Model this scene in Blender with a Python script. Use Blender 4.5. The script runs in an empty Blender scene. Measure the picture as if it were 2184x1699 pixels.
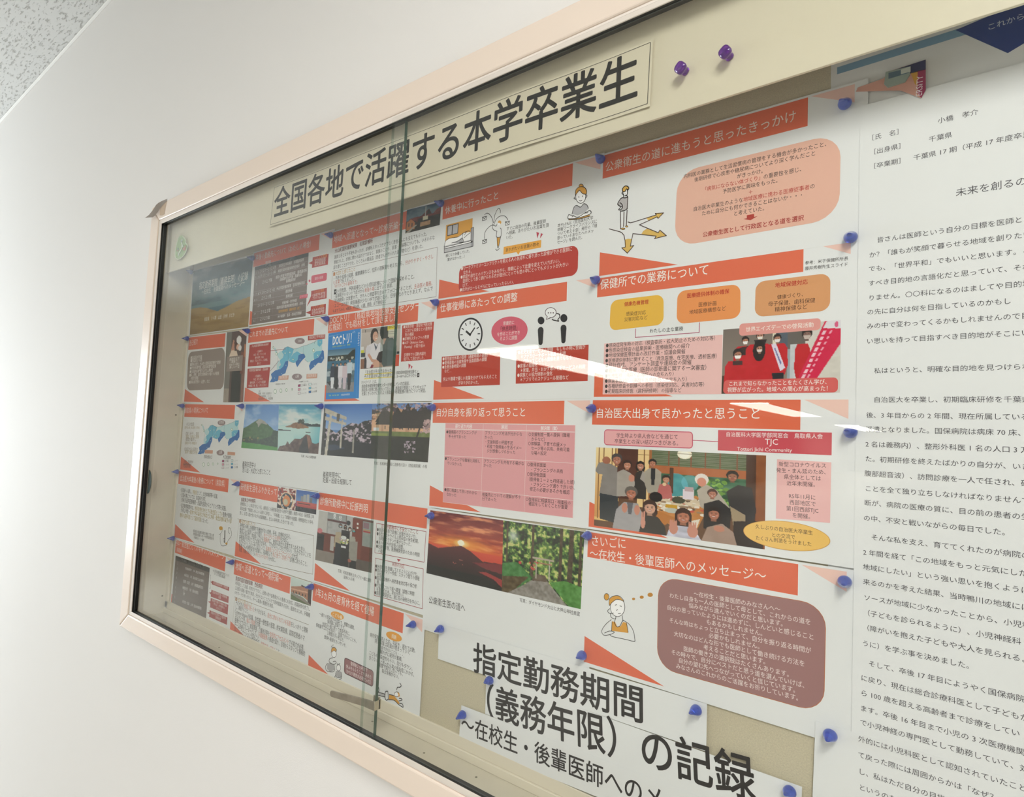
import bpy, bmesh, math, random
import numpy as np
from mathutils import Matrix, Vector
random.seed(7); rng = np.random.RandomState(5)
scene = bpy.context.scene
COL = scene.collection

# ------------------------------------------------------------------ camera, world, light, exposure
# Board frame: X to the right along the wall, Z up, viewer on the -Y side; the pin board face is Y = 0.
CR = np.array([[0.7891584770734439, -0.03923187067286612, 0.6129353623233816],
               [-0.007808597634540313, 0.9972363253169269, 0.07388326787150436],
               [-0.6141399871901921, -0.0630917727750467, 0.7866711538768889]])
CC = np.array([0.5032823692370679, 0.042831334547178454, -0.6254109980107567])
FPX = 1275.0
cam_d = bpy.data.cameras.new('camera'); cam = bpy.data.objects.new('camera', cam_d); COL.objects.link(cam)
cam_d.sensor_width = 36; cam_d.lens = FPX / 2184 * 36; cam_d.clip_start = 0.02; cam_d.clip_end = 100
def cv(a): return Vector((a[0], a[2], -a[1]))
cx_, cy_, cz_ = cv(CR[0]), -cv(CR[1]), -cv(CR[2])
cam.matrix_world = Matrix(((cx_[0], cy_[0], cz_[0], CC[0]), (cx_[1], cy_[1], cz_[1], CC[2]), (cx_[2], cy_[2], cz_[2], -CC[1]), (0, 0, 0, 1)))
scene.camera = cam

world = bpy.data.worlds.new('world'); scene.world = world; world.use_nodes = True
world.node_tree.nodes['Background'].inputs[0].default_value = (0.9, 0.95, 1.0, 1)
world.node_tree.nodes['Background'].inputs[1].default_value = 0.6
scene.view_settings.view_transform = 'Standard'; scene.view_settings.look = 'None'
scene.view_settings.gamma = 1.0; scene.view_settings.use_curve_mapping = False
scene.view_settings.exposure = 0.67
scene.cycles.transparent_max_bounces = 24; scene.cycles.max_bounces = 8
scene.cycles.use_denoising = True
LAMP_NEAR, LAMP_FAR = 5.0, 9.0          # fluorescent ceiling fittings near the case / further down the hall
WINDOW_POWER = 95.0                      # daylight through the window at the left end of the hall

# ------------------------------------------------------------------ materials
def lin(c): c = c / 255.0; return c / 12.92 if c <= 0.04045 else ((c + 0.055) / 1.055) ** 2.4
def rgb(h):
    if isinstance(h, str): h = h.lstrip('#'); h = [int(h[i:i + 2], 16) for i in (0, 2, 4)]
    return (lin(h[0]), lin(h[1]), lin(h[2]), 1)
MATS = {}
def mat(name, col, rough=0.5, metal=0.0, emit=0.0, spec=0.5, coat=0.0, trans=0.0, alpha=1.0, noise=None, bump=None):
    if name in MATS: return MATS[name]
    m = bpy.data.materials.new(name); m.use_nodes = True; nt = m.node_tree; b = nt.nodes['Principled BSDF']
    c = rgb(col); b.inputs['Base Color'].default_value = c; b.inputs['Roughness'].default_value = rough
    b.inputs['Metallic'].default_value = metal; b.inputs['Specular IOR Level'].default_value = spec
    b.inputs['Coat Weight'].default_value = coat; b.inputs['Transmission Weight'].default_value = trans; b.inputs['Alpha'].default_value = alpha
    if emit: b.inputs['Emission Color'].default_value = c; b.inputs['Emission Strength'].default_value = emit
    if noise:      # (scale, amount): slight tonal mottling of the thing itself
        tc = nt.nodes.new('ShaderNodeTexCoord'); n = nt.nodes.new('ShaderNodeTexNoise'); n.inputs['Scale'].default_value = noise[0]; n.inputs['Detail'].default_value = 4
        nt.links.new(tc.outputs['Object'], n.inputs['Vector'])
        r = nt.nodes.new('ShaderNodeMapRange'); r.inputs[1].default_value = 0.3; r.inputs[2].default_value = 0.7; r.inputs[3].default_value = 1 - noise[1]; r.inputs[4].default_value = 1 + noise[1]
        nt.links.new(n.outputs['Fac'], r.inputs[0])
        x = nt.nodes.new('ShaderNodeVectorMath'); x.operation = 'SCALE'; x.inputs[0].default_value = c[:3]
        nt.links.new(r.outputs[0], x.inputs['Scale']); nt.links.new(x.outputs[0], b.inputs['Base Color'])
    if bump:       # (scale, strength, distance)
        tc = nt.nodes.new('ShaderNodeTexCoord'); n = nt.nodes.new('ShaderNodeTexNoise'); n.inputs['Scale'].default_value = bump[0]; n.inputs['Detail'].default_value = 3
        nt.links.new(tc.outputs['Object'], n.inputs['Vector'])
        bm = nt.nodes.new('ShaderNodeBump'); bm.inputs['Strength'].default_value = bump[1]; bm.inputs['Distance'].default_value = bump[2]
        nt.links.new(n.outputs['Fac'], bm.inputs['Height']); nt.links.new(bm.outputs[0], b.inputs['Normal'])
    MATS[name] = m; return m
def ink(h): return mat('print_' + h, h, 0.55, spec=0.3)
WHITE = 'EDEFEF'
PAPER = mat('paper', WHITE, 0.6, spec=0.3)
def pic_mat():
    if 'photo_print' in MATS: return MATS['photo_print']
    m = bpy.data.materials.new('photo_print'); m.use_nodes = True; nt = m.node_tree; b = nt.nodes['Principled BSDF']
    a = nt.nodes.new('ShaderNodeAttribute'); a.attribute_name = 'ink'; nt.links.new(a.outputs['Color'], b.inputs['Base Color'])
    b.inputs['Roughness'].default_value = 0.45; b.inputs['Specular IOR Level'].default_value = 0.3
    MATS['photo_print'] = m; return m
def glass_mat(name, tint, boost=1.0):
    m = bpy.data.materials.new(name); m.use_nodes = True; nt = m.node_tree; nt.nodes.clear()
    out = nt.nodes.new('ShaderNodeOutputMaterial'); tr = nt.nodes.new('ShaderNodeBsdfTransparent'); gl = nt.nodes.new('ShaderNodeBsdfGlossy')
    tr.inputs[0].default_value = (*tint, 1); gl.inputs['Roughness'].default_value = 0.0
    ge = nt.nodes.new('ShaderNodeNewGeometry'); mi = nt.nodes.new('ShaderNodeMapRange'); mi.inputs[3].default_value = 1.5; mi.inputs[4].default_value = 1 / 1.5
    fr = nt.nodes.new('ShaderNodeFresnel'); mu = nt.nodes.new('ShaderNodeMath'); mu.operation = 'MULTIPLY'; mu.inputs[1].default_value = boost
    mx = nt.nodes.new('ShaderNodeMixShader')
    nt.links.new(ge.outputs['Backfacing'], mi.inputs[0]); nt.links.new(mi.outputs[0], fr.inputs['IOR']); nt.links.new(fr.outputs[0], mu.inputs[0])
    nt.links.new(mu.outputs[0], mx.inputs[0]); nt.links.new(tr.outputs[0], mx.inputs[1]); nt.links.new(gl.outputs[0], mx.inputs[2]); nt.links.new(mx.outputs[0], out.inputs[0])
    MATS[name] = m; return m

# ------------------------------------------------------------------ mesh helpers
class MB:
    def __init__(s): s.v, s.f, s.m, s.mats = [], [], [], []
    def mi(s, m):
        if m not in s.mats: s.mats.append(m)
        return s.mats.index(m)
    def poly(s, pts, m):
        k = len(s.v); s.v += [tuple(p) for p in pts]; s.f.append(tuple(range(k, k + len(pts)))); s.m.append(s.mi(m))
    def raw(s, V, F, m):
        k = len(s.v); s.v += [tuple(p) for p in V]; i = s.mi(m)
        for f in F: s.f.append(tuple(k + j for j in f)); s.m.append(i)
    def box(s, x0, x1, y0, y1, z0, z1, m):
        V = [(x, y, z) for x in (x0, x1) for y in (y0, y1) for z in (z0, z1)]
        s.raw(V, [(0, 1, 3, 2), (4, 6, 7, 5), (0, 4, 5, 1), (2, 3, 7, 6), (0, 2, 6, 4), (1, 5, 7, 3)], m)
    def build(s, name, parent=None, smooth=False, bevel=0, origin=None):
        me = bpy.data.meshes.new(name); V = s.v
        if origin is not None: V = [(a - origin[0], b - origin[1], c - origin[2]) for a, b, c in V]
        me.from_pydata(V, [], s.f)
        for m in s.mats: me.materials.append(m)
        me.polygons.foreach_set('material_index', s.m)
        if smooth: me.polygons.foreach_set('use_smooth', [True] * len(s.f))
        me.update(); o = bpy.data.objects.new(name, me); COL.objects.link(o)
        if origin is not None: o.location = origin
        if parent is not None:
            o.parent = parent
            o.location = Vector(o.location) - Vector(parent.location)
        if bevel:
            b = o.modifiers.new('bevel', 'BEVEL'); b.width = bevel; b.segments = 3; b.limit_method = 'ANGLE'
        return o
def tag(o, label=None, cat=None, group=None, kind=None):
    if label: o['label'] = label
    if cat: o['category'] = cat
    if group: o['group'] = group
    if kind: o['kind'] = kind
    return o
def empty(name, loc=(0, 0, 0)):
    o = bpy.data.objects.new(name, None); o.empty_display_size = 0.02; COL.objects.link(o); o.location = loc; return o

# measured points: a crop of the photograph (x0, y0, scale) -> the point of the vertical plane Y = -d seen there
CROP = [0, 0, 1.0]
def crop(x0, y0, s): CROP[:] = [x0, y0, s]
def at(x, y, d=0.0):
    px, py = CROP[0] + x / CROP[2], CROP[1] + y / CROP[2]
    r = CR.T @ np.array([(px - 1092) / FPX, (py - 849.5) / FPX, 1.0]); t = (-d - CC[2]) / r[2]; p = CC + t * r
    return (p[0], -p[1])

# ------------------------------------------------------------------ lettering
_tc = bpy.data.curves.new('lettering', 'FONT'); _to = bpy.data.objects.new('lettering', _tc); COL.objects.link(_to)
def glyphs(s, cols, off, res):
    body, idx, cur = '', [], 0; i = 0
    while i < len(s):
        if s[i] == '{' and s[i + 2] == '}': cur = int(s[i + 1]); i += 3; continue
        body += s[i]; idx.append(cur); i += 1
    _tc.body = body; _tc.offset = off; _tc.resolution_u = res
    while len(_tc.materials) < 4: _tc.materials.append(ink('111111'))
    for k, c in enumerate(idx): _tc.body_format[k].material_index = c
    dg = bpy.context.evaluated_depsgraph_get(); me = _to.evaluated_get(dg).to_mesh()
    n = len(me.vertices); co = np.empty(n * 3, 'f'); me.vertices.foreach_get('co', co); co = co.reshape(-1, 3)
    F = [tuple(p.vertices) for p in me.polygons]; mi = [p.material_index for p in me.polygons]
    _to.evaluated_get(dg).to_mesh_clear()
    w = 0
    for ch in body:
        w += 1.0 if (ord(ch) > 0x2000 and not 0xff61 <= ord(ch) <= 0xff9f) else 0.56
    return co, F, mi, w

LIFT = 0.00004
class Sheet:
    """a sheet of paper pinned at depth d; everything printed on it is collected per part"""
    def __init__(s, name, label, cat, d, warp=None, group=None):
        s.d, s.parts, s.name, s.label, s.cat, s.group, s.lv, s.warp = d, {}, name, label, cat, group, {}, warp
        s.rr = 0.0; s.cur, s.cnt, s.hold = {}, {}, False
    PIECES = ('corner_triangle', 'title_band', 'rounded_box', 'red_box', 'place_label', 'magazine_cover', 'photo_caption', 'quote_marks', 'highlight', 'title_lettering', 'crimson_outline', 'label_oval', 'callout', 'thought_dots')
    def mb(s, part):
        if s.cur.get(part): part = s.cur[part]
        if part not in s.parts: s.parts[part] = MB()
        return s.parts[part]
    def new(s, part):
        if part in s.PIECES: s.cnt[part] = s.cnt.get(part, 0) + 1; s.cur[part] = '%s#%d' % (part, s.cnt[part])
    def P(s, x, z, lv):
        y = -(s.d + lv * LIFT)
        if s.warp: y -= s.warp(x, z)
        return (x, y, z)
    def a(s, x, y): return at(x, y, s.d)
    def fill(s, part, col, pts, lv=1, board=False):       # pts: crop points or board points
        if not s.hold: s.new(part)
        B = [tuple(p) for p in pts] if board else [s.a(*p) for p in pts]
        ar = sum(B[i][0] * B[(i + 1) % len(B)][1] - B[(i + 1) % len(B)][0] * B[i][1] for i in range(len(B)))
        if ar < 0: B = B[::-1]
        s.mb(part).poly([s.P(x, z, lv) for x, z in B], col if not isinstance(col, str) else ink(col))
    def rrect(s, part, col, c4, rad, lv=1, edge=None, ew=0.0006):   # TL TR BR BL crop points, rad metres
        if edge: s.rrect(part, edge, c4, rad, lv); s.hold = True
        B = [np.array(s.a(*p)) for p in c4]
        if edge:
            c = sum(B) / 4; lv += 1
            B = [b + np.array([np.sign(c[0] - b[0]), np.sign(c[1] - b[1])]) * ew for b in B]; rad = max(rad - ew, 0.0001)
        out = []
        for i in range(4):
            p, a, b = B[i], B[i - 1], B[(i + 1) % 4]
            da = (a - p) / np.linalg.norm(a - p); db = (b - p) / np.linalg.norm(b - p)
            for k in range(7):
                t = k / 6 * math.pi / 2
                out.append(p + da * rad * (1 - math.sin(t)) + db * rad * (1 - math.cos(t)))
        s.fill(part, col, out, lv, True); s.hold = False
    def ell(s, part, col, cx, cy, rx, ry, lv=1, n=28, edge=None, ew=0.0006, slant=0.0):
        c = np.array(s.a(cx, cy)); ax = np.array(s.a(cx + rx, cy + slant * rx)) - c; ay = np.array(s.a(cx, cy - ry)) - c
        def ring(k): return [c + ax * math.cos(t) * k[0] + ay * math.sin(t) * k[1] for t in np.linspace(0, 2 * math.pi, n, endpoint=False)]
        if edge:
            s.fill(part, edge, ring((1, 1)), lv, True); lv += 1; h_ = s.hold; s.hold = True
            s.fill(part, col, ring((1 - ew / np.linalg.norm(ax), 1 - ew / np.linalg.norm(ay))), lv, True); s.hold = h_
        else: s.fill(part, col, ring((1, 1)), lv, True)
    def line(s, part, col, pts, w=0.0006, lv=2, closed=False):
        B = [np.array(s.a(*p)) for p in pts]
        if closed: B.append(B[0])
        if not s.hold: s.new(part)
        h_ = s.hold; s.hold = True
        for a, b in zip(B[:-1], B[1:]):
            L = np.linalg.norm(b - a)
            if L < 1e-6: continue
            t = (b - a) / L; nrm = np.array([-t[1], t[0]]) * w / 2; e = t * w / 2.2
            s.fill(part, col, [a - nrm - e, b - nrm + e, b + nrm + e, a + nrm - e], lv, True)
        s.hold = h_
    def curve(s, part, col, pts, w=0.0006, lv=2):          # smooth stroke through points
        P = [pts[0]] + list(pts) + [pts[-1]]; out = []
        for i in range(1, len(P) - 2):
            p0, p1, p2, p3 = [np.array(P[j], float) for j in (i - 1, i, i + 1, i + 2)]
            for t in np.linspace(0, 1, 6)[: (None if i == len(P) - 3 else -1)]:
                out.append(tuple(0.5 * ((2 * p1) + (-p0 + p2) * t + (2 * p0 - 5 * p1 + 4 * p2 - p3) * t * t + (-p0 + 3 * p1 - 3 * p2 + p3) * t ** 3)))
        s.line(part, col, out, w, lv)
    def put(s, part, txt, A, U, em_x, em_y, cols, lv, off, res):   # A board point of baseline start, U unit direction
        co, F, mi, w = glyphs(txt, cols, 0.0, res)
        if not len(co): return
        k0 = len(co)
        if off > 0:      # heavier weight: the outlines overprinted around the character
            sh = [(math.cos(t) * off, math.sin(t) * off) for t in np.linspace(0, 2 * math.pi, 8, endpoint=False)] if res > 3 else [(off, 0), (-off, 0), (0, off), (0, -off)]
            F = [tuple(j + q * k0 for j in f) for q in range(len(sh)) for f in F]; mi = list(mi) * len(sh)
            co = np.concatenate([co + np.array([a, b, 0], 'f') for a, b in sh])
        V = np.array([-U[1], U[0]]); mb = s.mb(part)
        X = A[0] + co[:, 0] * em_x * U[0] + co[:, 1] * em_y * V[0]; Z = A[1] + co[:, 0] * em_x * U[1] + co[:, 1] * em_y * V[1]
        k = len(mb.v)
        if s.warp: mb.v += [s.P(x, z, lv + .3 * (j // k0)) for j, (x, z) in enumerate(zip(X.tolist(), Z.tolist()))]
        else: mb.v += [(x, -(s.d + (lv + .3 * (j // k0)) * LIFT), z) for j, (x, z) in enumerate(zip(X.tolist(), Z.tolist()))]
        ids = [mb.mi(ink(c)) for c in cols]
        for f, m_ in zip(F, mi): mb.f.append(tuple(k + j for j in f)); mb.m.append(ids[min(m_, len(ids) - 1)])
    def text(s, part, txt, x0, y0, x1, y1, cols='3A3634', k=1.1, lv=3, off=0.0, res=1):
        """lettering whose baseline runs from crop point 0 to crop point 1 (bottoms of the characters)"""
        cols = [cols] if isinstance(cols, str) else cols
        if not s.hold: s.new(part)
        A = np.array(s.a(x0, y0)); B = np.array(s.a(x1, y1)); L = np.linalg.norm(B - A); U = (B - A) / L
        plain = ''.join(c for i, c in enumerate(txt)); n = 0; i = 0
        while i < len(txt):
            if txt[i] == '{' and txt[i + 2] == '}': i += 3; continue
            ch = txt[i]; n += 1.0 if (ord(ch) > 0x2000 and not 0xff61 <= ord(ch) <= 0xff9f) else 0.56; i += 1
        em = L / max(n, 0.5); V = np.array([-U[1], U[0]])
        s.put(part, txt, A + V * em * k * 0.08, U, em, em * k, cols, lv, off, res)
        return em
    def block(s, part, lines, A, B, C, ref=0, align='l', k=1.1, cols='3A3634', lv=3, off=0.0, res=1):
        """A, B: baseline start and end of line `ref`; C: baseline start (or centre) of the last line (or of line 0 if ref is last)"""
        cols = [cols] if isinstance(cols, str) else cols
        def wid(t):
            n = 0; i = 0
            while i < len(t):
                if t[i] == '{' and t[i + 2] == '}': i += 3; continue
                n += 1.0 if (ord(t[i]) > 0x2000 and not 0xff61 <= ord(t[i]) <= 0xff9f) else 0.56; i += 1
            return n
        a = np.array(s.a(*A)); b = np.array(s.a(*B)); c = np.array(s.a(*C)); L = np.linalg.norm(b - a); U = (b - a) / L; V = np.array([-U[1], U[0]])
        em = L / wid(lines[ref]); a0 = a if align == 'l' else (a + b) / 2
        other = len(lines) - 1 if ref != len(lines) - 1 else 0
        step = float(np.dot(c - a0, V)) / (other - ref) if other != ref else 0.0
        for i, t in enumerate(lines):
            if not t: continue
            p = a0 + V * step * (i - ref)
            if align == 'c': p = p - U * em * wid(t) / 2
            s.put(part, t, p + V * em * k * 0.08, U, em, em * k, cols, lv, off, res)
        return em
    def photo(s, part, c4, pic, lv=2, step=0.0012):         # c4: TL TR BR BL crop points
        B = [np.array(s.a(*p)) for p in c4]
        w = np.linalg.norm(B[1] - B[0]); h = np.linalg.norm(B[3] - B[0])
        nx, ny = pic.shape[1], pic.shape[0]
        V, F = [], []
        for j in range(ny):
            t = j / (ny - 1)
            for i in range(nx):
                r = i / (nx - 1); p = (B[0] * (1 - r) + B[1] * r) * (1 - t) + (B[3] * (1 - r) + B[2] * r) * t
                V.append(s.P(p[0], p[1], lv))
        for j in range(ny - 1):
            for i in range(nx - 1):
                q = j * nx + i; F.append((q, q + nx, q + nx + 1, q + 1))
        s.parts.setdefault('__photo', []).append((part, V, F, pic))
    def finish(s, outline, board=True, thick=0.00012, curl=None):
        B = [tuple(p) for p in outline] if board else [s.a(*p) for p in outline]
        ar = sum(B[i][0] * B[(i + 1) % len(B)][1] - B[(i + 1) % len(B)][0] * B[i][1] for i in range(len(B)))
        if ar < 0: B = B[::-1]
        mb = MB(); n = len(B); org = (sum(b[0] for b in B) / n, -s.d, sum(b[1] for b in B) / n)
        if s.warp:      # TL TR BR BL quad, gridded so that it can wave
            q = [np.array(b) for b in (outline if board else [s.a(*p) for p in outline])]; nx, nz = 90, 6; V, F = [], []
            for j in range(nz + 1):
                for i in range(nx + 1):
                    r, t = i / nx, j / nz; p = (q[0] * (1 - r) + q[1] * r) * (1 - t) + (q[3] * (1 - r) + q[2] * r) * t; V.append(s.P(p[0], p[1], 0))
            for j in range(nz):
                for i in range(nx): k = j * (nx + 1) + i; F.append((k, k + nx + 1, k + nx + 2, k + 1))
            mb.raw(V, F, s.paper)
            o = mb.build(s.name, None, True, 0, org)
        else:
            f = [s.P(x, z, 0) for x, z in B]; g = [(p[0], p[1] + thick, p[2]) for p in f]
            F = [tuple(range(n)), tuple(range(2 * n - 1, n - 1, -1))] + [(i, i + n, (i + 1) % n + n, (i + 1) % n) for i in range(n)]
            mb.raw(f + g, F, s.paper)
            o = mb.build(s.name, None, False, 0, org)
        tag(o, s.label, s.cat, s.group)
        for k, m in s.parts.items():
            if k == '__photo': continue
            c = m.build(k.split('#')[0], o, origin=org)
            if 'lettering' in k and not k.startswith('title') and s.cat == 'poster': c['kind'] = 'stuff'
        for part, V, F, pic in s.parts.get('__photo', []):
            m = MB(); m.raw(V, F, pic_mat()); c = m.build(part, o, origin=org)
            a = c.data.color_attributes.new('ink', 'FLOAT_COLOR', 'POINT')
            L = pic.reshape(-1, 3) / 255.0; L = np.where(L <= 0.04045, L / 12.92, ((L + 0.055) / 1.055) ** 2.4)
            a.data.foreach_set('color', np.concatenate([L, np.ones((len(L), 1))], 1).astype('f').ravel())
        return o
    paper = PAPER

# ------------------------------------------------------------------ little painter for the printed photographs (colour arrays, 0..1 coordinates, y down)
def hexc(h): return np.array([int(h[i:i + 2], 16) for i in (0, 2, 4)], float)
class Pic:
    def __init__(s, w, h, base='808080'):
        s.w, s.h = w, h; s.A = np.zeros((h, w, 3)) + hexc(base)
        s.X, s.Y = np.meshgrid((np.arange(w) + 0.5) / w, (np.arange(h) + 0.5) / h)
    def noise(s, sx, sy, oct=3):
        out = np.zeros((s.h, s.w)); amp = 1; tot = 0
        for o in range(oct):
            gx, gy = max(2, int(sx * 2 ** o)) + 2, max(2, int(sy * 2 ** o)) + 2; g = rng.rand(gy, gx)
            x = s.X * (gx - 2); y = s.Y * (gy - 2); i, j = x.astype(int), y.astype(int); fx, fy = x - i, y - j
            fx, fy = fx * fx * (3 - 2 * fx), fy * fy * (3 - 2 * fy)
            out += amp * ((g[j, i] * (1 - fx) + g[j, i + 1] * fx) * (1 - fy) + (g[j + 1, i] * (1 - fx) + g[j + 1, i + 1] * fx) * fy); tot += amp; amp *= 0.55
        return out / tot
    def mix(s, m, c):
        m = m[..., None] if m.ndim == 2 else m; s.A = s.A * (1 - m) + (hexc(c) if isinstance(c, str) else c) * m
    def grad(s, c0, c1, y0=0.0, y1=1.0, mask=None):
        t = np.clip((s.Y - y0) / (y1 - y0), 0, 1)[..., None]; g = hexc(c0) * (1 - t) + hexc(c1) * t
        m = ((s.Y >= y0) & (s.Y <= y1)) if mask is None else mask; s.mix(m.astype(float), g)
    def mask(s, pts):
        m = np.zeros((s.h, s.w), bool); n = len(pts)
        for i in range(n):
            x0, y0 = pts[i]; x1, y1 = pts[(i + 1) % n]
            if y0 == y1: continue
            c = ((s.Y >= min(y0, y1)) & (s.Y < max(y0, y1))); m ^= c & (s.X < x0 + (s.Y - y0) * (x1 - x0) / (y1 - y0))
        return m
    def poly(s, pts, c, tex=0, ts=20):
        m = s.mask(pts)
        if tex: n = (s.noise(ts, ts, 2) - 0.5) * tex; s.A[m] = np.clip(hexc(c) + n[m][:, None] * 255, 0, 255)
        else: s.A[m] = hexc(c)
        return m
    def ell(s, cx, cy, rx, ry, c): m = ((s.X - cx) / rx) ** 2 + ((s.Y - cy) / ry) ** 2 < 1; s.A[m] = hexc(c); return m
    def rect(s, x0, y0, x1, y1, c, tex=0): return s.poly([(x0, y0), (x1, y0), (x1, y1), (x0, y1)], c, tex)
    def blobs(s, n, x0, x1, y0, y1, r, cols, asp=1.0):
        for _ in range(n):
            q = r * (0.5 + rng.rand()); s.ell(x0 + rng.rand() * (x1 - x0), y0 + rng.rand() * (y1 - y0), q, q * asp, cols[rng.randint(len(cols))])
    def head(s, x, y, r, skin='D8A98C', hair='2A2220', asp=1.0, long=False, mask=None, smile=True):
        ry = r * asp * 1.25; sk = hexc(skin); dk = ''.join('%02X' % int(v * .82) for v in sk)
        s.ell(x, y - ry * .18, r * 1.08, ry * .98, hair)
        if long: s.poly([(x - r * 1.05, y - ry * .2), (x + r * 1.05, y - ry * .2), (x + r * 1.15, y + ry * .8), (x + r * .85, y + ry * 1.35), (x - r * .85, y + ry * 1.35), (x - r * 1.15, y + ry * .8)], hair)
        s.poly([(x - r * .34, y + ry * .5), (x + r * .34, y + ry * .5), (x + r * .4, y + ry * 1.25), (x - r * .4, y + ry * 1.25)], dk)
        s.ell(x, y + ry * .16, r * .8, ry * .84, dk); s.ell(x + r * .06, y + ry * .14, r * .72, ry * .79, skin)
        s.poly([(x - r * .8, y - ry * .2), (x - r * .5, y - ry * .75), (x + r * .5, y - ry * .78), (x + r * .82, y - ry * .2), (x + r * .5, y - ry * .42), (x - r * .1, y - ry * .5), (x - r * .5, y - ry * .32)], hair)
        for q in (-1, 1): s.ell(x + q * r * .33, y + ry * .04, r * .16, ry * .05, '4A342C'); s.ell(x + q * r * .33, y - ry * .12, r * .2, ry * .03, '5A463C')
        s.ell(x + r * .03, y + ry * .28, r * .1, ry * .06, dk); s.ell(x - r * .45, y + ry * .32, r * .14, ry * .1, 'D89884'); s.ell(x + r * .48, y + ry * .32, r * .14, ry * .1, 'D89884')
        if mask: s.poly([(x - r * .75, y + ry * .2), (x + r * .75, y + ry * .2), (x + r * .5, y + ry * .85), (x - r * .5, y + ry * .85)], mask)
        elif smile: s.ell(x, y + ry * .52, r * .26, ry * .09, '9A4A44'); s.ell(x, y + ry * .50, r * .22, ry * .045, 'F2E8E2')
    def out(s): return np.clip(s.A, 0, 255)

# ------------------------------------------------------------------ the room
WX0, WX1, WY1, ZF, ZC, YW = -6.5, 4.2, -46.0, -1.5, 1.18, -0.055
def wall_mat(name, col, bs=900, st=0.25):
    return mat(name, col, 0.85, spec=0.2, bump=(bs, st, 0.0006))
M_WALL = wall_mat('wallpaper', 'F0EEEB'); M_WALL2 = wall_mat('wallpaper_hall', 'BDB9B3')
M_FLOOR = mat('vinyl_floor', 'B8B2A8', 0.35, noise=(6, 0.08)); M_TRIM = mat('ceiling_moulding', 'DEDCD6', 0.6)
HX0, HX1, HZ0, HZ1 = -1.0, 1.0, -0.49, 0.447        # opening for the recessed display case
def wall_piece(name, pts, m, doc=None):
    b = MB(); b.poly(pts, m); return tag(b.build(name), kind='structure')
w = MB()
for x0, x1, z0, z1 in ((WX0, HX0, ZF, ZC), (HX1, WX1, ZF, ZC), (HX0, HX1, ZF, HZ0), (HX0, HX1, HZ1, ZC)):
    w.poly([(x0, YW, z0), (x1, YW, z0), (x1, YW, z1), (x0, YW, z1)], M_WALL)
tag(w.build('wall_front'), kind='structure')
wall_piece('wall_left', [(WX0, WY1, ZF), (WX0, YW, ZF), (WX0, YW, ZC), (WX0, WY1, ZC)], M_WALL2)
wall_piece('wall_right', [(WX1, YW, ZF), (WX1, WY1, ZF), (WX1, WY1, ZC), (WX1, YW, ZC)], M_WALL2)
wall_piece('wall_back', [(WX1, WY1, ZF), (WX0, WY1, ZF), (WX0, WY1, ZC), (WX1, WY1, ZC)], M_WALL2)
wall_piece('floor', [(WX0, YW, ZF), (WX0, WY1, ZF), (WX1, WY1, ZF), (WX1, YW, ZF)], M_FLOOR)
# rock wool ceiling boards: short dark fissures in a pale board
def ceiling_mat():
    m = mat('rock_wool_ceiling', 'CFCFCC', 0.95, spec=0.1); nt = m.node_tree; b = nt.nodes['Principled BSDF']
    tc = nt.nodes.new('ShaderNodeTexCoord'); mp = nt.nodes.new('ShaderNodeMapping'); mp.inputs['Scale'].default_value = (38, 150, 60)
    n = nt.nodes.new('ShaderNodeTexNoise'); n.inputs['Scale'].default_value = 1.0; n.inputs['Detail'].default_value = 2.5; n.inputs['Roughness'].default_value = 0.65
    r = nt.nodes.new('ShaderNodeMapRange'); r.inputs[1].default_value = 0.35; r.inputs[2].default_value = 0.45
    mx = nt.nodes.new('ShaderNodeMix'); mx.data_type = 'RGBA'; mx.inputs[6].default_value = rgb('AEADA9'); mx.inputs[7].default_value = rgb('CFCFCC')
    bp = nt.nodes.new('ShaderNodeBump'); bp.inputs['Strength'].default_value = 0.6; bp.inputs['Distance'].default_value = 0.002
    nt.links.new(tc.outputs['Object'], mp.inputs[0]); nt.links.new(mp.outputs[0], n.inputs['Vector']); nt.links.new(n.outputs['Fac'], r.inputs[0])
    nt.links.new(r.outputs[0], mx.inputs[0]); nt.links.new(mx.outputs[2], b.inputs['Base Color']); nt.links.new(r.outputs[0], bp.inputs['Height']); nt.links.new(bp.outputs[0], b.inputs['Normal'])
    return m
wall_piece('ceiling', [(WX0, WY1, ZC), (WX0, YW, ZC), (WX1, YW, ZC), (WX1, WY1, ZC)], ceiling_mat())
t = MB(); t.box(WX0, WX1, YW - 0.009, YW, ZC - 0.003, ZC, M_TRIM); tag(t.build('trim_1', bevel=0.0015), kind='structure')
t = MB(); t.box(WX0, WX1, YW - 0.01, YW, ZF, ZF + 0.06, mat('skirting', '6A5546', 0.5)); tag(t.build('baseboard_front'), kind='structure')

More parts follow.
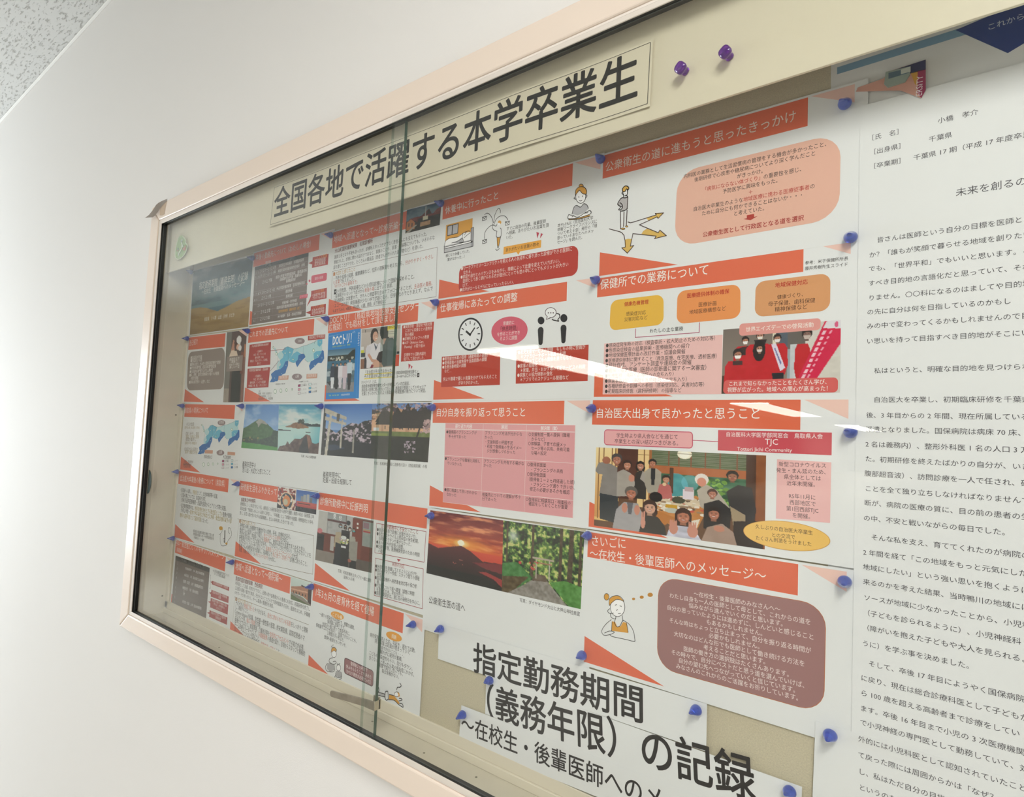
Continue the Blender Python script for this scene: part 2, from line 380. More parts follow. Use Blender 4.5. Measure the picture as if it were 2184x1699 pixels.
# window at the left end of the hall (gives the cool daylight on the wall)
wi = MB(); M_WF = mat('window_frame', 'D8D8D6', 0.4)
X = WX0 + 0.02
for y0, y1, z0, z1 in ((-1.75, -1.7, -1.1, 0.45), (-0.25, -0.2, -1.1, 0.45), (-1.75, -0.2, -1.15, -1.1), (-1.75, -0.2, 0.45, 0.5), (-1.0, -0.96, -1.1, 0.45)):
    wi.box(WX0, WX0 + 0.05, y0, y1, z0, z1, M_WF)
wo = tag(wi.build('window_1'), kind='structure')
p = MB(); p.poly([(X, -1.7, -1.1), (X, -0.25, -1.1), (X, -0.25, 0.45), (X, -1.7, 0.45)], mat('daylit_pane', 'E8F2FF', 0.3, emit=2.0)); p.build('pane', wo)
def area(name, loc, rot, sx, sy, power, col, spread=math.pi):
    l = bpy.data.lights.new(name, 'AREA'); l.shape = 'RECTANGLE'; l.size = sx; l.size_y = sy; l.energy = power; l.color = col
    o = bpy.data.objects.new(name, l); COL.objects.link(o); o.location = loc; o.rotation_euler = rot; l.spread = spread; return o
area('window_daylight', (WX0 + 0.06, -0.98, -0.32), (0, -math.pi / 2, 0), 1.5, 1.45, WINDOW_POWER, (0.86, 0.94, 1.0), 2.1)

# ceiling fittings: white pans with two fluorescent tubes
M_PAN = mat('lamp_pan', 'F2F2F0', 0.3)
def fitting(x, y0, y1, strength, label, w=0.42, group='fluorescent ceiling fittings'):
    yc = (y0 + y1) / 2; o = empty('ceiling_light', (x, yc, ZC)); tag(o, label, 'ceiling light', group)
    b = MB(); b.box(x - w / 2, x + w / 2, y0, y1, ZC - 0.012, ZC - 0.001, M_PAN)
    b.box(x - w / 2, x - w / 2 + 0.02, y0, y1, ZC - 0.05, ZC - 0.012, M_PAN); b.box(x + w / 2 - 0.02, x + w / 2, y0, y1, ZC - 0.05, ZC - 0.012, M_PAN); b.build('housing', o)
    if w > .6:
        t = MB(); t.box(x - w / 2 + 0.02, x + w / 2 - 0.02, y0 + .02, y1 - .02, ZC - 0.035, ZC - 0.03, mat('lamp_diffuser', 'FFFBF0', 0.4, emit=strength)); t.build('diffuser', o); return o
    for s in (-1, 1):
        t = MB(); V, F = [], []
        for j, yy in enumerate((y0 + 0.03, y1 - 0.03)):
            for i in range(10): a = i / 10 * 2 * math.pi; V.append((x + s * w * 0.24 + 0.03 * math.cos(a), yy, ZC - 0.045 + 0.03 * math.sin(a)))
        F = [(i, (i + 1) % 10, 10 + (i + 1) % 10, 10 + i) for i in range(10)] + [tuple(range(10)), tuple(range(19, 9, -1))]
        t.raw(V, F, mat('tube_%g' % strength, 'FFFAEC', 0.3, emit=strength)); t.build('tube', o)
    return o
y = -5.15
for k, (a, b_) in enumerate(((-5.9, -8.2), (-8.25, -10.6), (-17.0, -20.5), (-20.6, -24.5), (-33.0, -43.0))):
    fitting(-4.6, a, b_, LAMP_FAR, 'white ceiling fluorescent fitting mirrored in the glass, %s along the hall' % ('nearest', 'second', 'third', 'fourth', 'farthest')[k], 1.1)
for k, (x, yy, pw) in enumerate(((1.0, -1.45, 20), (2.9, -2.6, 16))):
    fitting(x, yy - 0.6, yy + 0.6, LAMP_NEAR, 'ceiling fluorescent fitting by the case wall, %s' % ('to the right of the case', 'farthest right')[k], 0.42)
    area('fitting_light', (x, yy, ZC - 0.09), (0, 0, 0), 0.5, 1.15, pw, (1.0, 0.985, 0.972))

# ------------------------------------------------------------------ display case
case = empty('display_case', (0, -0.055, 0)); tag(case, 'cream framed recessed wall display case with sliding glass and pin board', 'display case')
M_FR = mat('frame_enamel', 'F1E1D2', 0.38, spec=0.4); M_FR2 = mat('frame_lip', 'F2E8DF', 0.4, spec=0.4)
M_IN = mat('case_enamel', 'DCD5C1', 0.28, spec=0.5, noise=(30, 0.03), coat=0.2); M_BLK = mat('black_gasket', '0C0D0D', 0.35); M_BLK2 = mat('gasket_ridge', '6A7072', 0.35, metal=0.6)
M_VAL = mat('valance_enamel', 'E3DBC3', 0.4, spec=0.4, noise=(12, 0.02))
DL = 0.078
LX, LZT, LZB = -0.9525, 0.4065, -0.4555           # inner edge of the lip
GX, GZT, GZB = -0.9640, 0.4165, -0.4635           # groove
OX, OZT, OZB = -1.0075, 0.4550, -0.4975           # outer edge of the frame
RX = 1.02
def prism(mb, pts, y0, y1, m):                    # pts (x, z), counter-clockwise seen from the viewer
    n = len(pts); V = [(x, y1, z) for x, z in pts] + [(x, y0, z) for x, z in pts]
    mb.raw(V, [tuple(range(n)), tuple(range(2 * n - 1, n - 1, -1))] + [(i, i + n, (i + 1) % n + n, (i + 1) % n) for i in range(n)], m)
def ring_rail(x0, zt, zb, X0, ZT, ZB, y0, y1, m, name, parent, bev):
    """inner rectangle (x0..RX) and outer rectangle: left, top, bottom and right rails, mitred"""
    xi, xo = RX - 0.05, RX - 0.05 + (x0 - X0)
    for pts in ([(X0, ZT), (X0, ZB), (x0, zb), (x0, zt)], [(X0, ZT), (x0, zt), (xi, zt), (xo, ZT)], [(X0, ZB), (xo, ZB), (xi, zb), (x0, zb)], [(xo, ZB), (xo, ZT), (xi, zt), (xi, zb)]):
        mb = MB(); prism(mb, pts, -y0, -y1, m); mb.build(name, parent, False, bev)
ring_rail(GX, GZT, GZB, OX, OZT, OZB, 0.052, DL, M_FR, 'frame_rail', case, 0.003)
ring_rail(LX, LZT, LZB, GX + 0.0006, GZT - 0.0006, GZB + 0.0006, 0.0746, DL - 0.0016, M_FR2, 'frame_lip', case, 0.0006)
# black glazing channels behind the lip, with a pale ridge
for nm, e, ya, yb, m in (('glazing_channel', 0.0006, 0.0635, 0.0746, M_BLK), ('channel_ridge', -0.0002, 0.0700, 0.0709, M_BLK2)):
    for x0, x1, z0, z1 in ((-0.9625, LX - e, LZB, LZT), (-0.9625, RX - 0.05, LZT + e, 0.42), (-0.9625, RX - 0.05, -0.473, LZB - e), (RX - 0.055, RX - 0.04, LZB, LZT)):
        b = MB(); b.box(x0, x1, -yb, -ya, z0, z1, m); b.build(nm, case)
IX0, IX1, IZ0, IZ1 = -0.9625, RX - 0.05, -0.473, 0.42
def part(name, x0, x1, y0, y1, z0, z1, m, bev=0):
    b = MB(); b.box(x0, x1, y0, y1, z0, z1, m); return b.build(name, case, False, bev)
part('side_panel', IX0 - 0.004, IX0, -0.0765, 0.02, IZ0 - 0.004, IZ1 + 0.004, M_IN)
part('side_panel', IX1, IX1 + 0.004, -0.0765, 0.02, IZ0 - 0.004, IZ1 + 0.004, M_IN)
part('top_panel', IX0, IX1, -0.0765, 0.02, IZ1, IZ1 + 0.004, M_IN)
part('bottom_shelf', IX0, IX1, -0.0765, 0.02, IZ0 - 0.004, IZ0, mat('shelf_enamel', 'D6CFBB', 0.12, spec=0.5, noise=(25, 0.03), coat=0.4))
M_CORK = mat('board_cloth', 'CDC4AA', 0.9, spec=0.1, noise=(700, 0.09), bump=(900, 0.5, 0.0006))
part('pin_board', IX0, IX1, 0.0, 0.012, IZ0, IZ1, M_CORK)
M_BT = mat('board_trim', 'E8E0CC', 0.4)
part('board_trim', IX0, IX1, -0.0035, 0.0, -0.462, -0.4465, M_BT, 0.0008)
part('board_trim', IX0, IX1, -0.0065, 0.0, IZ0, -0.462, M_BT, 0.0008)
part('board_trim', IX0, IX0 + 0.012, -0.0035, 0.0, -0.462, IZ1, M_BT, 0.0008)
part('valance', IX0, IX1, -0.0545, -0.0515, 0.299, IZ1, M_VAL, 0.0006)
# little screw heads and specks on the shelf and side
crop(0, 0, 1)
for (x, y, d_) in ((379, 885, 0.004), (356, 1268, 0.004)):
    px, pz = at(x, y, 0); b = MB(); b.box(IX0, IX0 + 0.0012, -0.012, -0.009, pz - 0.0015, pz + 0.0015, mat('screw', '6F6A58', 0.4)); b.build('screw', case)
for sx, sy in ((-0.66, -0.028), (-0.21, -0.02), (-0.09, -0.03), (0.0, -0.026)):
    b = MB(); b.box(sx, sx + 0.0022, sy, sy + 0.0022, IZ0, IZ0 + 0.0006, mat('screw', '6F6A58', 0.4)); b.build('screw', case)

# sliding glass doors: the left one runs in the rear groove, the right one in front of it
GL = glass_mat('clear_glass', (0.984, 0.991, 0.986), 0.85); GL_E = glass_mat('glass_edge_clear', (0.66, 0.74, 0.71), 0.3)
M_EDGE = mat('glass_edge_green', '1E4B3C', 0.12, spec=0.6, coat=0.6); M_EDGE2 = mat('glass_edge_pale', '8FA79A', 0.15, spec=0.6, coat=0.5)
def pane(name, x0, x1, y0, y1, label, edge_l, edge_r):
    o = MB(); z0, z1 = LZB - 0.006, LZT + 0.006
    V = [(x, y, z) for x in (x0, x1) for y in (y0, y1) for z in (z0, z1)]
    o.raw(V, [(0, 4, 5, 1), (2, 3, 7, 6)], GL); o.raw(V, [(0, 1, 3, 2)], edge_l); o.raw(V, [(4, 6, 7, 5)], edge_r); o.raw(V, [(0, 2, 6, 4), (1, 5, 7, 3)], M_EDGE)
    ob = o.build(name, None, False, 0, (x1 if x0 < -0.5 else x0, (y0 + y1) / 2, z0)); return tag(ob, label, 'glass door')
XE, XF = -0.1470, -0.1665
doorL = pane('glass_door', IX0 + 0.001, XE, -0.0690, -0.0640, 'left sliding glass door with green cut edge and steel finger pull', M_EDGE, M_EDGE)
doorR = pane('glass_door', XF, IX1 - 0.001, -0.0765, -0.0718, 'right sliding glass door overlapping the front of the left one', GL_E, M_EDGE2)
# steel bar pull clipped round the edge of the left door
crop(600, 1380, 4.368)
M_ST = mat('worn_steel', '9C9384', 0.35, metal=0.85, noise=(60, 0.15)); M_ST2 = mat('bright_steel', 'C9C3B4', 0.22, metal=0.9)
dd = 0.0695
A, B_, C_, D_ = at(476, 402, dd), at(785, 478, dd), at(785, 551, dd), at(476, 460, dd)
b = MB(); pts = []
for k in range(7):
    a_ = math.pi / 2 + k / 6 * math.pi; zc = (A[1] + D_[1]) / 2; r_ = (A[1] - D_[1]) / 2; pts.append((A[0] + r_ * math.cos(a_) * 0.9, zc + r_ * math.sin(a_)))
pts += [C_, B_]; prism(b, pts, -0.0693, -0.0708, M_ST)
pull = b.build('finger_pull', doorL, False, 0.0003); 
pull.location = -Vector(doorL.location)
E_, F_ = at(858, 500, dd), at(858, 582, dd)
b = MB(); prism(b, [B_, C_, (XE + 0.0006, F_[1]), (XE + 0.0006, E_[1])], -0.0693, -0.0712, M_ST)
b.box(XE + 0.0002, XE + 0.002, -0.0712, -0.0600, F_[1], E_[1] + 0.001, M_ST2); b.box(XE - 0.010, XE + 0.002, -0.0635, -0.0615, F_[1], E_[1] + 0.004, M_ST2)
c = b.build('pull_clip', pull); c.location = (0, 0, 0)
# round recess in the left door, half hidden by the frame
crop(0, 0, 1)
cx0, cz0 = at(315, 1027, 0.0705); b = MB(); pts = [(cx0 + 0.017 * math.cos(t), cz0 + 0.026 * math.sin(t)) for t in np.linspace(-math.pi / 2, math.pi / 2, 18)]
prism(b, pts, -0.0695, -0.0702, mat('recess_green', '2A3A32', 0.7, spec=0.1)); r = b.build('finger_recess', doorL); r.location = -Vector(doorL.location)

# strip of old tape peeling off the frame corner
crop(300, 400, 16.99)
tp = empty('tape_strip', (*[at(700, 720, 0.08)[0]], -0.08, at(700, 720, 0.08)[1])); tag(tp, 'peeling strip of grey tape on the top left corner of the frame', 'tape')
def patch(name, pts, ds, m):
    b = MB(); V = [(*[at(x, y, d)[0]], -d, at(x, y, d)[1]) for (x, y), d in zip(pts, ds)]; n = len(V) // 2
    b.raw(V, [(2 * i, 2 * i + 2, 2 * i + 3, 2 * i + 1) for i in range(n - 1)], m); return b.build(name, tp, True)
patch('loose_end', [(975, 398), (940, 490), (800, 468), (790, 640), (650, 545), (690, 760), (560, 620), (640, 860), (420, 840), (520, 1010), (300, 985), (440, 1075), (150, 1100), (300, 1082)],
      [.0785, .0785, .080, .079, .082, .080, .084, .081, .086, .083, .087, .085, .089, .087], mat('tape_grey', 'A39A92', 0.6))
patch('stuck_end', [(690, 700), (690, 1010), (780, 620), (780, 1010), (870, 470), (860, 960), (965, 420), (900, 700)], [.0783] * 8, mat('tape_brown', 'CBB296', 0.5))

# ------------------------------------------------------------------ the pinned sheets
# slide template (metres, from the top left of the printed area): band, corner triangles
TW, TH, TB, TBW, TT, TTW, TP = 0.270, 0.1499, 0.0292, 0.2294, 0.0292, 0.0993, 0.0179
OR, BL_, PK = 'E8704F', 'F6CFC2', 'F0B7A6'
LAY = lambda c, r: 0.0006 + 0.00035 * c + 0.00015 * (r % 2)
SL = {'A1': (-.9490, -.3140, .012), 'B1': (-.6755, -.3140, .005), 'C1': (-.4053, -.3085, .002), 'D1': (-.1296, -.3073, .0042), 'E1': (.1440, -.3047, .0065),
      'A2': (-.9457, -.1573, .0168), 'B2': (-.6764, -.1561, -.0013), 'C2': (-.4028, -.1552, -.0073), 'D2': (-.1325, -.1565, -.0091), 'E2': (.1411, -.1580, .0025),
      'A3': (-.9409, -.0017, .0099), 'B3': (-.6766, -.0008, 0.0), 'C3': (-.4035, -.0012, 0.0), 'D3': (-.1303, -.0017, -.0089), 'E3': (.1397, -.0042, .0038),
      'A4': (-.9468, .1523, -.0022), 'B4': (-.6713, .1532, .0064), 'C4': (-.4005, .1533, -.001), 'D4': (-.1274, .1535, .003), 'E4': (.1388, .1519, .0045),
      'A5': (-.9367, .3068, .0172), 'B5': (-.6707, .3098, .0034), 'C5': (-.4012, .3083, .0133)}
def G(key, a, b):
    u, v, r = SL[key]; return (u + a - b * r, -(v + b + a * r))
def slide(key, label, band=True, tri=True, pink=True, bw=None, mt=0.0022, mb=0.0026, ml=0.0035, mr=0.0045):
    c, r = ord(key[0]) - 65, int(key[1]); s = Sheet('slide_sheet', label, 'poster', LAY(c, r)); s.key = key
    s.outline = [G(key, -ml, -mt), G(key, TW + mr, -mt), G(key, TW + mr, TH + mb), G(key, -ml, TH + mb)]
    if band:
        w = bw or TBW; s.fill('title_band', OR, [G(key, 0, 0), G(key, w, 0), G(key, w, TB), G(key, 0, TB)], 1, True)
    if pink: s.fill('corner_triangle', BL_, [G(key, TBW + 0.003, 0), G(key, TW, 0), G(key, TW, TP)], 1, True)
    if tri: s.fill('corner_triangle', OR, [G(key, 0, TH - TT), G(key, 0, TH), G(key, TTW, TH)], 1, True)
    return s
GROUPS = 'slide sheets pinned to the board'
def done(s, **k): s.group = GROUPS; return s.finish(s.outline)
DK, RD, CR_ = '3B3736', 'B4332A', 'C23A30'

# ---- A1 cover: dunes
s = slide('A1', 'cover sheet with blue cloudy sky over sand dunes and white title', False, False, False)
p = Pic(130, 96, '4C7480'); p.grad('37545E', '6B9096', 0, .62); n = p.noise(4, 7, 4); p.mix(np.clip((n - .48) * 3.2, 0, .75) * (p.Y < .62) * (1 - p.Y), 'A39FA6'); p.mix(np.clip((.47 - n) * 3, 0, .6) * (p.Y < .55), '2C454F')
m = p.mask([(0, .60), (.15, .59), (.28, .62), (.48, .70), (.62, .66), (.8, .60), (1, .57), (1, 1), (0, 1)]); g = p.noise(5, 22, 3); p.mix(m * 1.0, 'B0925A'); p.mix(m * np.clip((g - .45) * 2.5, 0, .6), '8E6F3E'); p.mix(m * np.clip((p.Y - .72) * 1.5, 0, .5), '8A7350')
crop(360, 540, 8.495)
s.photo('photograph', [(447, 322), (1530, 52), (1440, 1330), (380, 1478)], p.out())
s.text('title_lettering', '指定勤務期間（義務年限）の記録', 545, 662, 1432, 478, 'F2F2EE', 1.35)
s.text('title_lettering', '～在校生・後輩医師へのメッセージ～', 590, 752, 1375, 578, 'E8EAE6', 1.15)
s.text('title_lettering', '鳥取県　３６期　山田（小林）まどか', 640, 1235, 1190, 1148, 'F2EFE2', 1.25)
done(s)

# ---- B1 table of workplaces
s = slide('B1', 'slide with grey timetable of years and red callouts, second in top row')
crop(530, 500, 8.495)
s.text('title_lettering', '卒後の勤務先について（わたしの場合）', 128, 478, 1170, 215, 'FBF3EC', 1.25)
def gtable(s, xs_top, xs_bot, ys, c4, rows, head, body, line):
    """c4: TL TR BR BL; rows: fractions of the height where the row lines run"""
    TL, TR, BR, BL = [np.array(c, float) for c in c4]
    q = lambda u, v: tuple((TL * (1 - u) + TR * u) * (1 - v) + (BL * (1 - u) + BR * u) * v)
    s.fill('table', body, [q(0, 0), q(1, 0), q(1, 1), q(0, 1)], 2)
    if head: s.fill('table', head, [q(0, 0), q(1, 0), q(1, rows[0]), q(0, rows[0])], 3)
    for r in rows: s.line('table', line, [q(0, r), q(1, r)], 0.0004, 4)
    return q
q = gtable(s, 0, 0, 0, [(118, 590), (1090, 325), (1035, 1480), (55, 1632)], [.065, .135, .215, .435, .505, .60, .66, .79, .90], '3D3A38', '7A6C66', 'B8ACA6')
for x in (.105, .38): s.line('table', 'A89C96', [q(x, .065), q(x, 1)], 0.0003, 4)
for v, tx_, x0, x1 in ((.05, '勤務先', .66, .76), (.12, '鳥取県立中央病院　初期臨床研修', .45, .92), (.20, '南部町国民健康保険西伯病院　内科', .44, .94), (.30, '鳥取大学医学部附属病院　循環器内科', .40, .985), (.35, '（循環器内分泌代謝・腎臓内科）', .46, .92), (.40, '後期臨床研修', .60, .78), (.49, '大山町国民健康保険　名和診療所所長', .43, .955), (.57, '産前休業', .60, .73), (.65, '長男出産', .61, .74), (.745, '産後休業・育児休業', .55, .82), (.81, '南部町国民健康保険西伯病院　内科', .45, .94), (.96, '米子保健所　医薬・感染症対策課', .48, .92)):
    s.text('table_lettering', tx_, *q(x0, v), *q(x1, v), 'EFEAE6', 1.2)
s.text('table_lettering', '指定勤務期間（義務年限）終了', *q(.49, .875), *q(.9, .875), 'F0B030', 1.1)
for v, a_, b_ in ((.05, '期間', ''), (.125, '２０１３～２０１４年', '１・２'), (.205, '２０１５～２０１６年', '３・４'), (.33, '２０１７年', '５'), (.50, '２０１８～２０２０年', '６・７・８'), (.60, '２０２０年', '８・９'), (.715, '２０２０～２０２１年', ''), (.84, '２０２２年', '１０'), (.96, '２０２３年', '１１')):
    w_ = .0125 * len(a_) + .03; s.text('table_lettering', a_, *q(.245 - w_, v), *q(.245 + w_, v), 'EFEAE6', 1.2)
    if b_: s.text('table_lettering', b_, *q(.05 - .011 * len(b_), v), *q(.05 + .011 * len(b_), v), 'EFEAE6', 1.2)
def callout(s, c4, col, tail, lines, cols, fs=None, part='callout', lv=3, edge=None):
    s.fill(part, col, c4, lv); s.hold = True
    if tail: s.fill(part, col, tail, lv)
    s.hold = False
    TL, TR, BR, BL = [np.array(c, float) for c in c4]; n = len(lines)
    for i, t in enumerate(lines):
        v = (i + 1) / (n + .35); a = TL * (1 - v) + BL * v; b = TR * (1 - v) + BR * v; wmax = max(len(x) for x in lines)
        f = .5 * .84 * len(t) / wmax; mid = (a + b) / 2; d = b - a
        s.text(part + '_lettering', t, *(mid - d * f), *(mid + d * f), cols[min(i, len(cols) - 1)], 1.15, lv + 1)
callout(s, [(1165, 412), (1452, 350), (1438, 545), (1150, 605)], RD, [(1160, 482), (1085, 520), (1155, 540)], ['２０１６年度', '認定内科医', '認定産業医'], ['F0A040', 'F4E6E0'])
s.rrect('callout', 'D8546A', [(1142, 745), (1425, 690), (1415, 830), (1135, 885)], .0035, 3); s.text('callout_lettering', '最初の妊娠', 1200, 828, 1352, 797, 'F8E0E4', 1.2, 4)
s.ell('callout', 'D8546A', 1107, 838, 17, 24, 3); s.ell('callout', 'D8546A', 1058, 895, 14, 16, 4)
callout(s, [(930, 1100), (1075, 1072), (1068, 1142), (922, 1168)], 'D8546A', None, ['１年３ヵ月'], ['F8C0C8'], lv=5)
callout(s, [(1138, 1020), (1420, 965), (1415, 1155), (1133, 1210)], RD, [(1133, 1110), (1055, 1305), (1140, 1190)], ['２０２１年度', '社会医学系専門医', 'プログラム専攻医'], ['F0A040', 'F4E6E0'])
callout(s, [(1130, 1305), (1405, 1253), (1395, 1440), (1122, 1482)], RD, [(1128, 1375), (1040, 1415), (1124, 1445)], ['２０２１年度', '社会人大学院生', '総合内科専門医'], ['F0A040', 'F4E6E0'])
done(s)

# ---- C1 clinic
s = slide('C1', 'text slide with photo of red roofed clinic, third in top row', mb=.0022, bw=.214)
crop(660, 400, 4.997)
s.text('title_lettering', '地域へ派遣となって～診療所編～', 255, 592, 1000, 430, 'F9ECE4', 1.2, off=.0)
p = Pic(76, 62, '222018'); p.grad('31506A', '6A8796', 0, .5); p.mix(np.clip((p.noise(4, 4) - .5) * 2, 0, .5) * (p.Y < .4), '8FA0A6')
p.poly([(.02, .55), (.12, .42), (.36, .40), (.42, .55)], '7A2A20'); p.poly([(.02, .55), (.15, .45), (.28, .62), (.28, .92), (.02, .98)], 'C07A48'); p.poly([(.3, .45), (.45, .40), (.66, .17), (.75, .42), (1, .36), (1, .62), (.3, .62)], '6A2420'); p.poly([(.66, .17), (.72, .40), (.58, .40)], '1A1816'); p.poly([(.88, .26), (1, .2), (1, .36), (.8, .4)], '7E302A'); p.rect(.36, .5, 1, .8, '1C1B17', .05); p.rect(.555, .05, .575, .5, 'B8BEBE'); p.rect(.5, .45, .64, .62, 'D8D2B8'); p.rect(.44, .68, .72, .86, 'B8926E', .15); p.rect(0, .88, 1, 1, '26241E', .1); p.poly([(.0, .99), (.3, .72), (.35, .74), (.1, 1)], 'A8A090'); p.rect(.08, .6, .12, .74, '5A4030'); p.rect(.17, .62, .21, .78, '5A4030')
s.photo('photograph', [(1040, 238), (1408, 150), (1388, 398), (1022, 490)], p.out(), 3)
s.text('body_lettering', '大山町国民健康保険　名和診療所', 270, 700, 675, 588, '7A3A34', 1.25, off=.012)
for t, a_ in (('医師１名となり不安もあったが、診療所スタッフだけでなく患者さんにも支えてもらった。', (265, 763, 1270, 510)), ('患者さんと、診療に関わる話だけではなく、家族のことや、家事・趣味等についても、いろいろな', (260, 818, 1335, 553)), ('話を聞くことができた。たくさんの贈呈品（患者さんが作られた農作物など）を頂いた。', (255, 873, 1230, 640))):
    s.text('body_lettering', t, *a_, DK, 1.35)
s.line('text_box', '6E4636', [(245, 893), (1362, 635), (1350, 1162), (208, 1372)][:3], .0005, 2); s.line('text_box', '6E4636', [(245, 893), (232, 1190)], .0005, 2); s.line('text_box', '6E4636', [(500, 1290), (1350, 1162)], .0005, 2)
s.text('body_lettering', '{1}■{2}大切だと感じたこと', 252, 945, 492, 888, [DK, 'C87828', 'C09040'], 1.3)
for t, a_ in (('・予防や疾病の知識、健康講座など、住民の理解度を考えながら、{1}分かりやすく・やさし', (250, 995, 1322, 757)), ('{1}い言葉{0}で伝えること。', (252, 1035, 495, 985)), ('{1}「ゆりかごから墓場まで」', (250, 1078, 525, 1020)), ('➡小児救急、予防接種などの小児科診療について理解を深めること。', (258, 1135, 1130, 968)), ('・指導医がいないので自分から{1}勉強の場{0}に出ていく意識。', (252, 1182, 905, 1058)), ('「経過観察」は放置せず、きちんと検査等を含めてフォローすることが、{1}主治医の責務。', (245, 1232, 1330, 1040)), ('・エコーは万能！検査機器が少ない中で武器となる。低侵襲なのでとりあえず、なんで', (240, 1285, 1315, 1100)), ('もあててみる。※腹部、甲状腺、心臓、関節、皮下腫瘤など', (248, 1335, 828, 1228))):
    s.text('body_lettering', t, *a_, [DK, 'C86A58'], 1.3)
done(s)

# ---- D1
s = slide('D1', 'slide with bed, envelopes and reading woman drawings and rounded red box')
crop(900, 320, 4.998)
s.text('title_lettering', '休養中に行ったこと', 245, 690, 822, 520, 'FBF0E8', 1.15, off=.004, res=2)
# bed drawing
s.fill('bed_drawing', 'E2A440', [(258, 800), (540, 725), (535, 900), (248, 985)], 2)
s.fill('bed_drawing', '4A4646', [(272, 808), (392, 778), (385, 888), (268, 918)], 3); s.fill('bed_drawing', 'B9B9BD', [(280, 815), (322, 804), (316, 898), (274, 908)], 4); s.fill('bed_drawing', 'B9B9BD', [(332, 801), (385, 788), (378, 882), (326, 895)], 4)
s.fill('bed_drawing', 'FFFFFF', [(240, 1020), (255, 965), (300, 940), (380, 925), (440, 885), (520, 870), (525, 950), (240, 1030)], 4)
s.fill('bed_drawing', 'B9B9BD', [(318, 990), (380, 970), (432, 925), (440, 975), (400, 990)], 5)
s.fill('bed_drawing', 'C9C9CC', [(240, 1022), (550, 950), (545, 1022), (238, 1095)], 5); s.fill('bed_drawing', 'FFFFFF', [(242, 1035), (540, 965), (540, 985), (242, 1052)], 6); s.fill('bed_drawing', 'A9A9AE', [(525, 830), (552, 825), (547, 1022), (522, 1026)], 6)
for pl in ([(240, 1025), (255, 968), (300, 940), (385, 925), (440, 885), (470, 870)], [(440, 885), (430, 930), (445, 975), (400, 988)], [(320, 990), (380, 970), (430, 940)], [(455, 905), (475, 870), (505, 862), (515, 880), (490, 900), (450, 935)]): s.curve('bed_drawing', '3A3634', pl, .0008, 7)
for pl in ([(238, 1095), (545, 1025), (552, 825), (525, 832), (522, 960)], [(238, 1022), (238, 1095)], [(242, 1035), (525, 965)], [(242, 1052), (525, 985)]): s.line('bed_drawing', '3A3634', pl, .0008, 7)
s.block('body_lettering', ['横になり休養していた。', '（動けなかった…）'], (252, 1145), (525, 1088), (242, 1192), k=1.2)
# person throwing letters
for pl in ([(665, 945), (675, 870), (720, 815), (765, 795)], [(760, 775), (745, 720), (715, 680), (690, 672), (668, 690)], [(765, 770), (775, 700), (800, 640), (820, 620), (835, 640), (835, 670)], [(770, 790), (790, 740), (830, 705), (880, 702), (905, 725), (915, 745)], [(755, 785), (750, 820), (765, 850), (800, 865)], [(760, 800), (790, 810), (800, 790)], [(800, 865), (795, 925), (840, 920), (845, 850), (835, 830)], [(800, 930), (805, 1040)], [(838, 925), (815, 1040)], [(785, 1055), (800, 1068), (825, 1050)]): s.curve('letters_drawing', '2E2A2A', pl, .0008, 3)
s.ell('letters_drawing', 'E2A440', 828, 770, 18, 20, 3); s.ell('letters_drawing', 'FFFFFF', 822, 788, 13, 14, 4); s.fill('letters_drawing', 'E2A440', [(798, 930), (832, 925), (820, 1020), (806, 1020)], 3)
for x, y in ((645, 730), (890, 780), (647, 975)): s.line('letters_drawing', '2E2A2A', [(x, y - 15), (x + 42, y - 25), (x + 40, y + 12), (x, y + 22)], .0008, 4, True); s.line('letters_drawing', '2E2A2A', [(x, y - 15), (x + 22, y + 2), (x + 42, y - 25)], .0008, 4)
s.block('body_lettering', ['すぐに自治の先輩、後輩医師', 'へ相談。ありがたいお言葉を頂', 'いた。'], (900, 862), (1320, 777), (895, 955), k=1.2)
s.fill('quote_marks', 'C84A5C', [(1220, 872), (1250, 882), (1228, 942)], 3); s.fill('quote_marks', 'C84A5C', [(1268, 885), (1290, 895), (1258, 942)], 3)
# reading woman
s.ell('reader_drawing', 'E2A440', 1697, 385, 26, 26, 3, edge='2E2A2A', ew=.0008); s.ell('reader_drawing', 'FFFFFF', 1692, 495, 56, 75, 3, edge='2E2A2A', ew=.0008)
s.fill('reader_drawing', 'E2A440', [(1637, 480), (1640, 430), (1665, 400), (1700, 390), (1735, 400), (1755, 430), (1752, 470), (1715, 465), (1680, 430), (1660, 455)], 5)
for pl in ([(1637, 485), (1640, 430), (1665, 400), (1700, 390), (1735, 400), (1755, 432), (1753, 470)], [(1753, 470), (1715, 465), (1680, 430), (1655, 455), (1640, 480)], [(1672, 495), (1674, 505)], [(1712, 488), (1714, 498)], [(1678, 538), (1692, 543), (1706, 534)], [(1632, 498), (1622, 515), (1640, 525)], [(1752, 478), (1760, 490), (1748, 508)]): s.curve('reader_drawing', '2E2A2A', pl, .0008, 6)
s.fill('reader_drawing', 'BCBCC0', [(1600, 680), (1622, 610), (1650, 592), (1690, 605), (1725, 570), (1760, 585), (1775, 625), (1740, 660), (1660, 695)], 3)
for pl in ([(1600, 680), (1620, 612), (1650, 590), (1690, 608), (1725, 572), (1758, 585), (1775, 620)],): s.curve('reader_drawing', '2E2A2A', pl, .0008, 4)
s.fill('reader_drawing', 'D9A24A', [(1565, 735), (1665, 722), (1790, 690), (1790, 705), (1665, 738), (1567, 748)], 4); s.fill('reader_drawing', 'FFFFFF', [(1565, 690), (1620, 702), (1665, 715), (1735, 672), (1790, 650), (1795, 680), (1665, 722), (1562, 728)], 5)
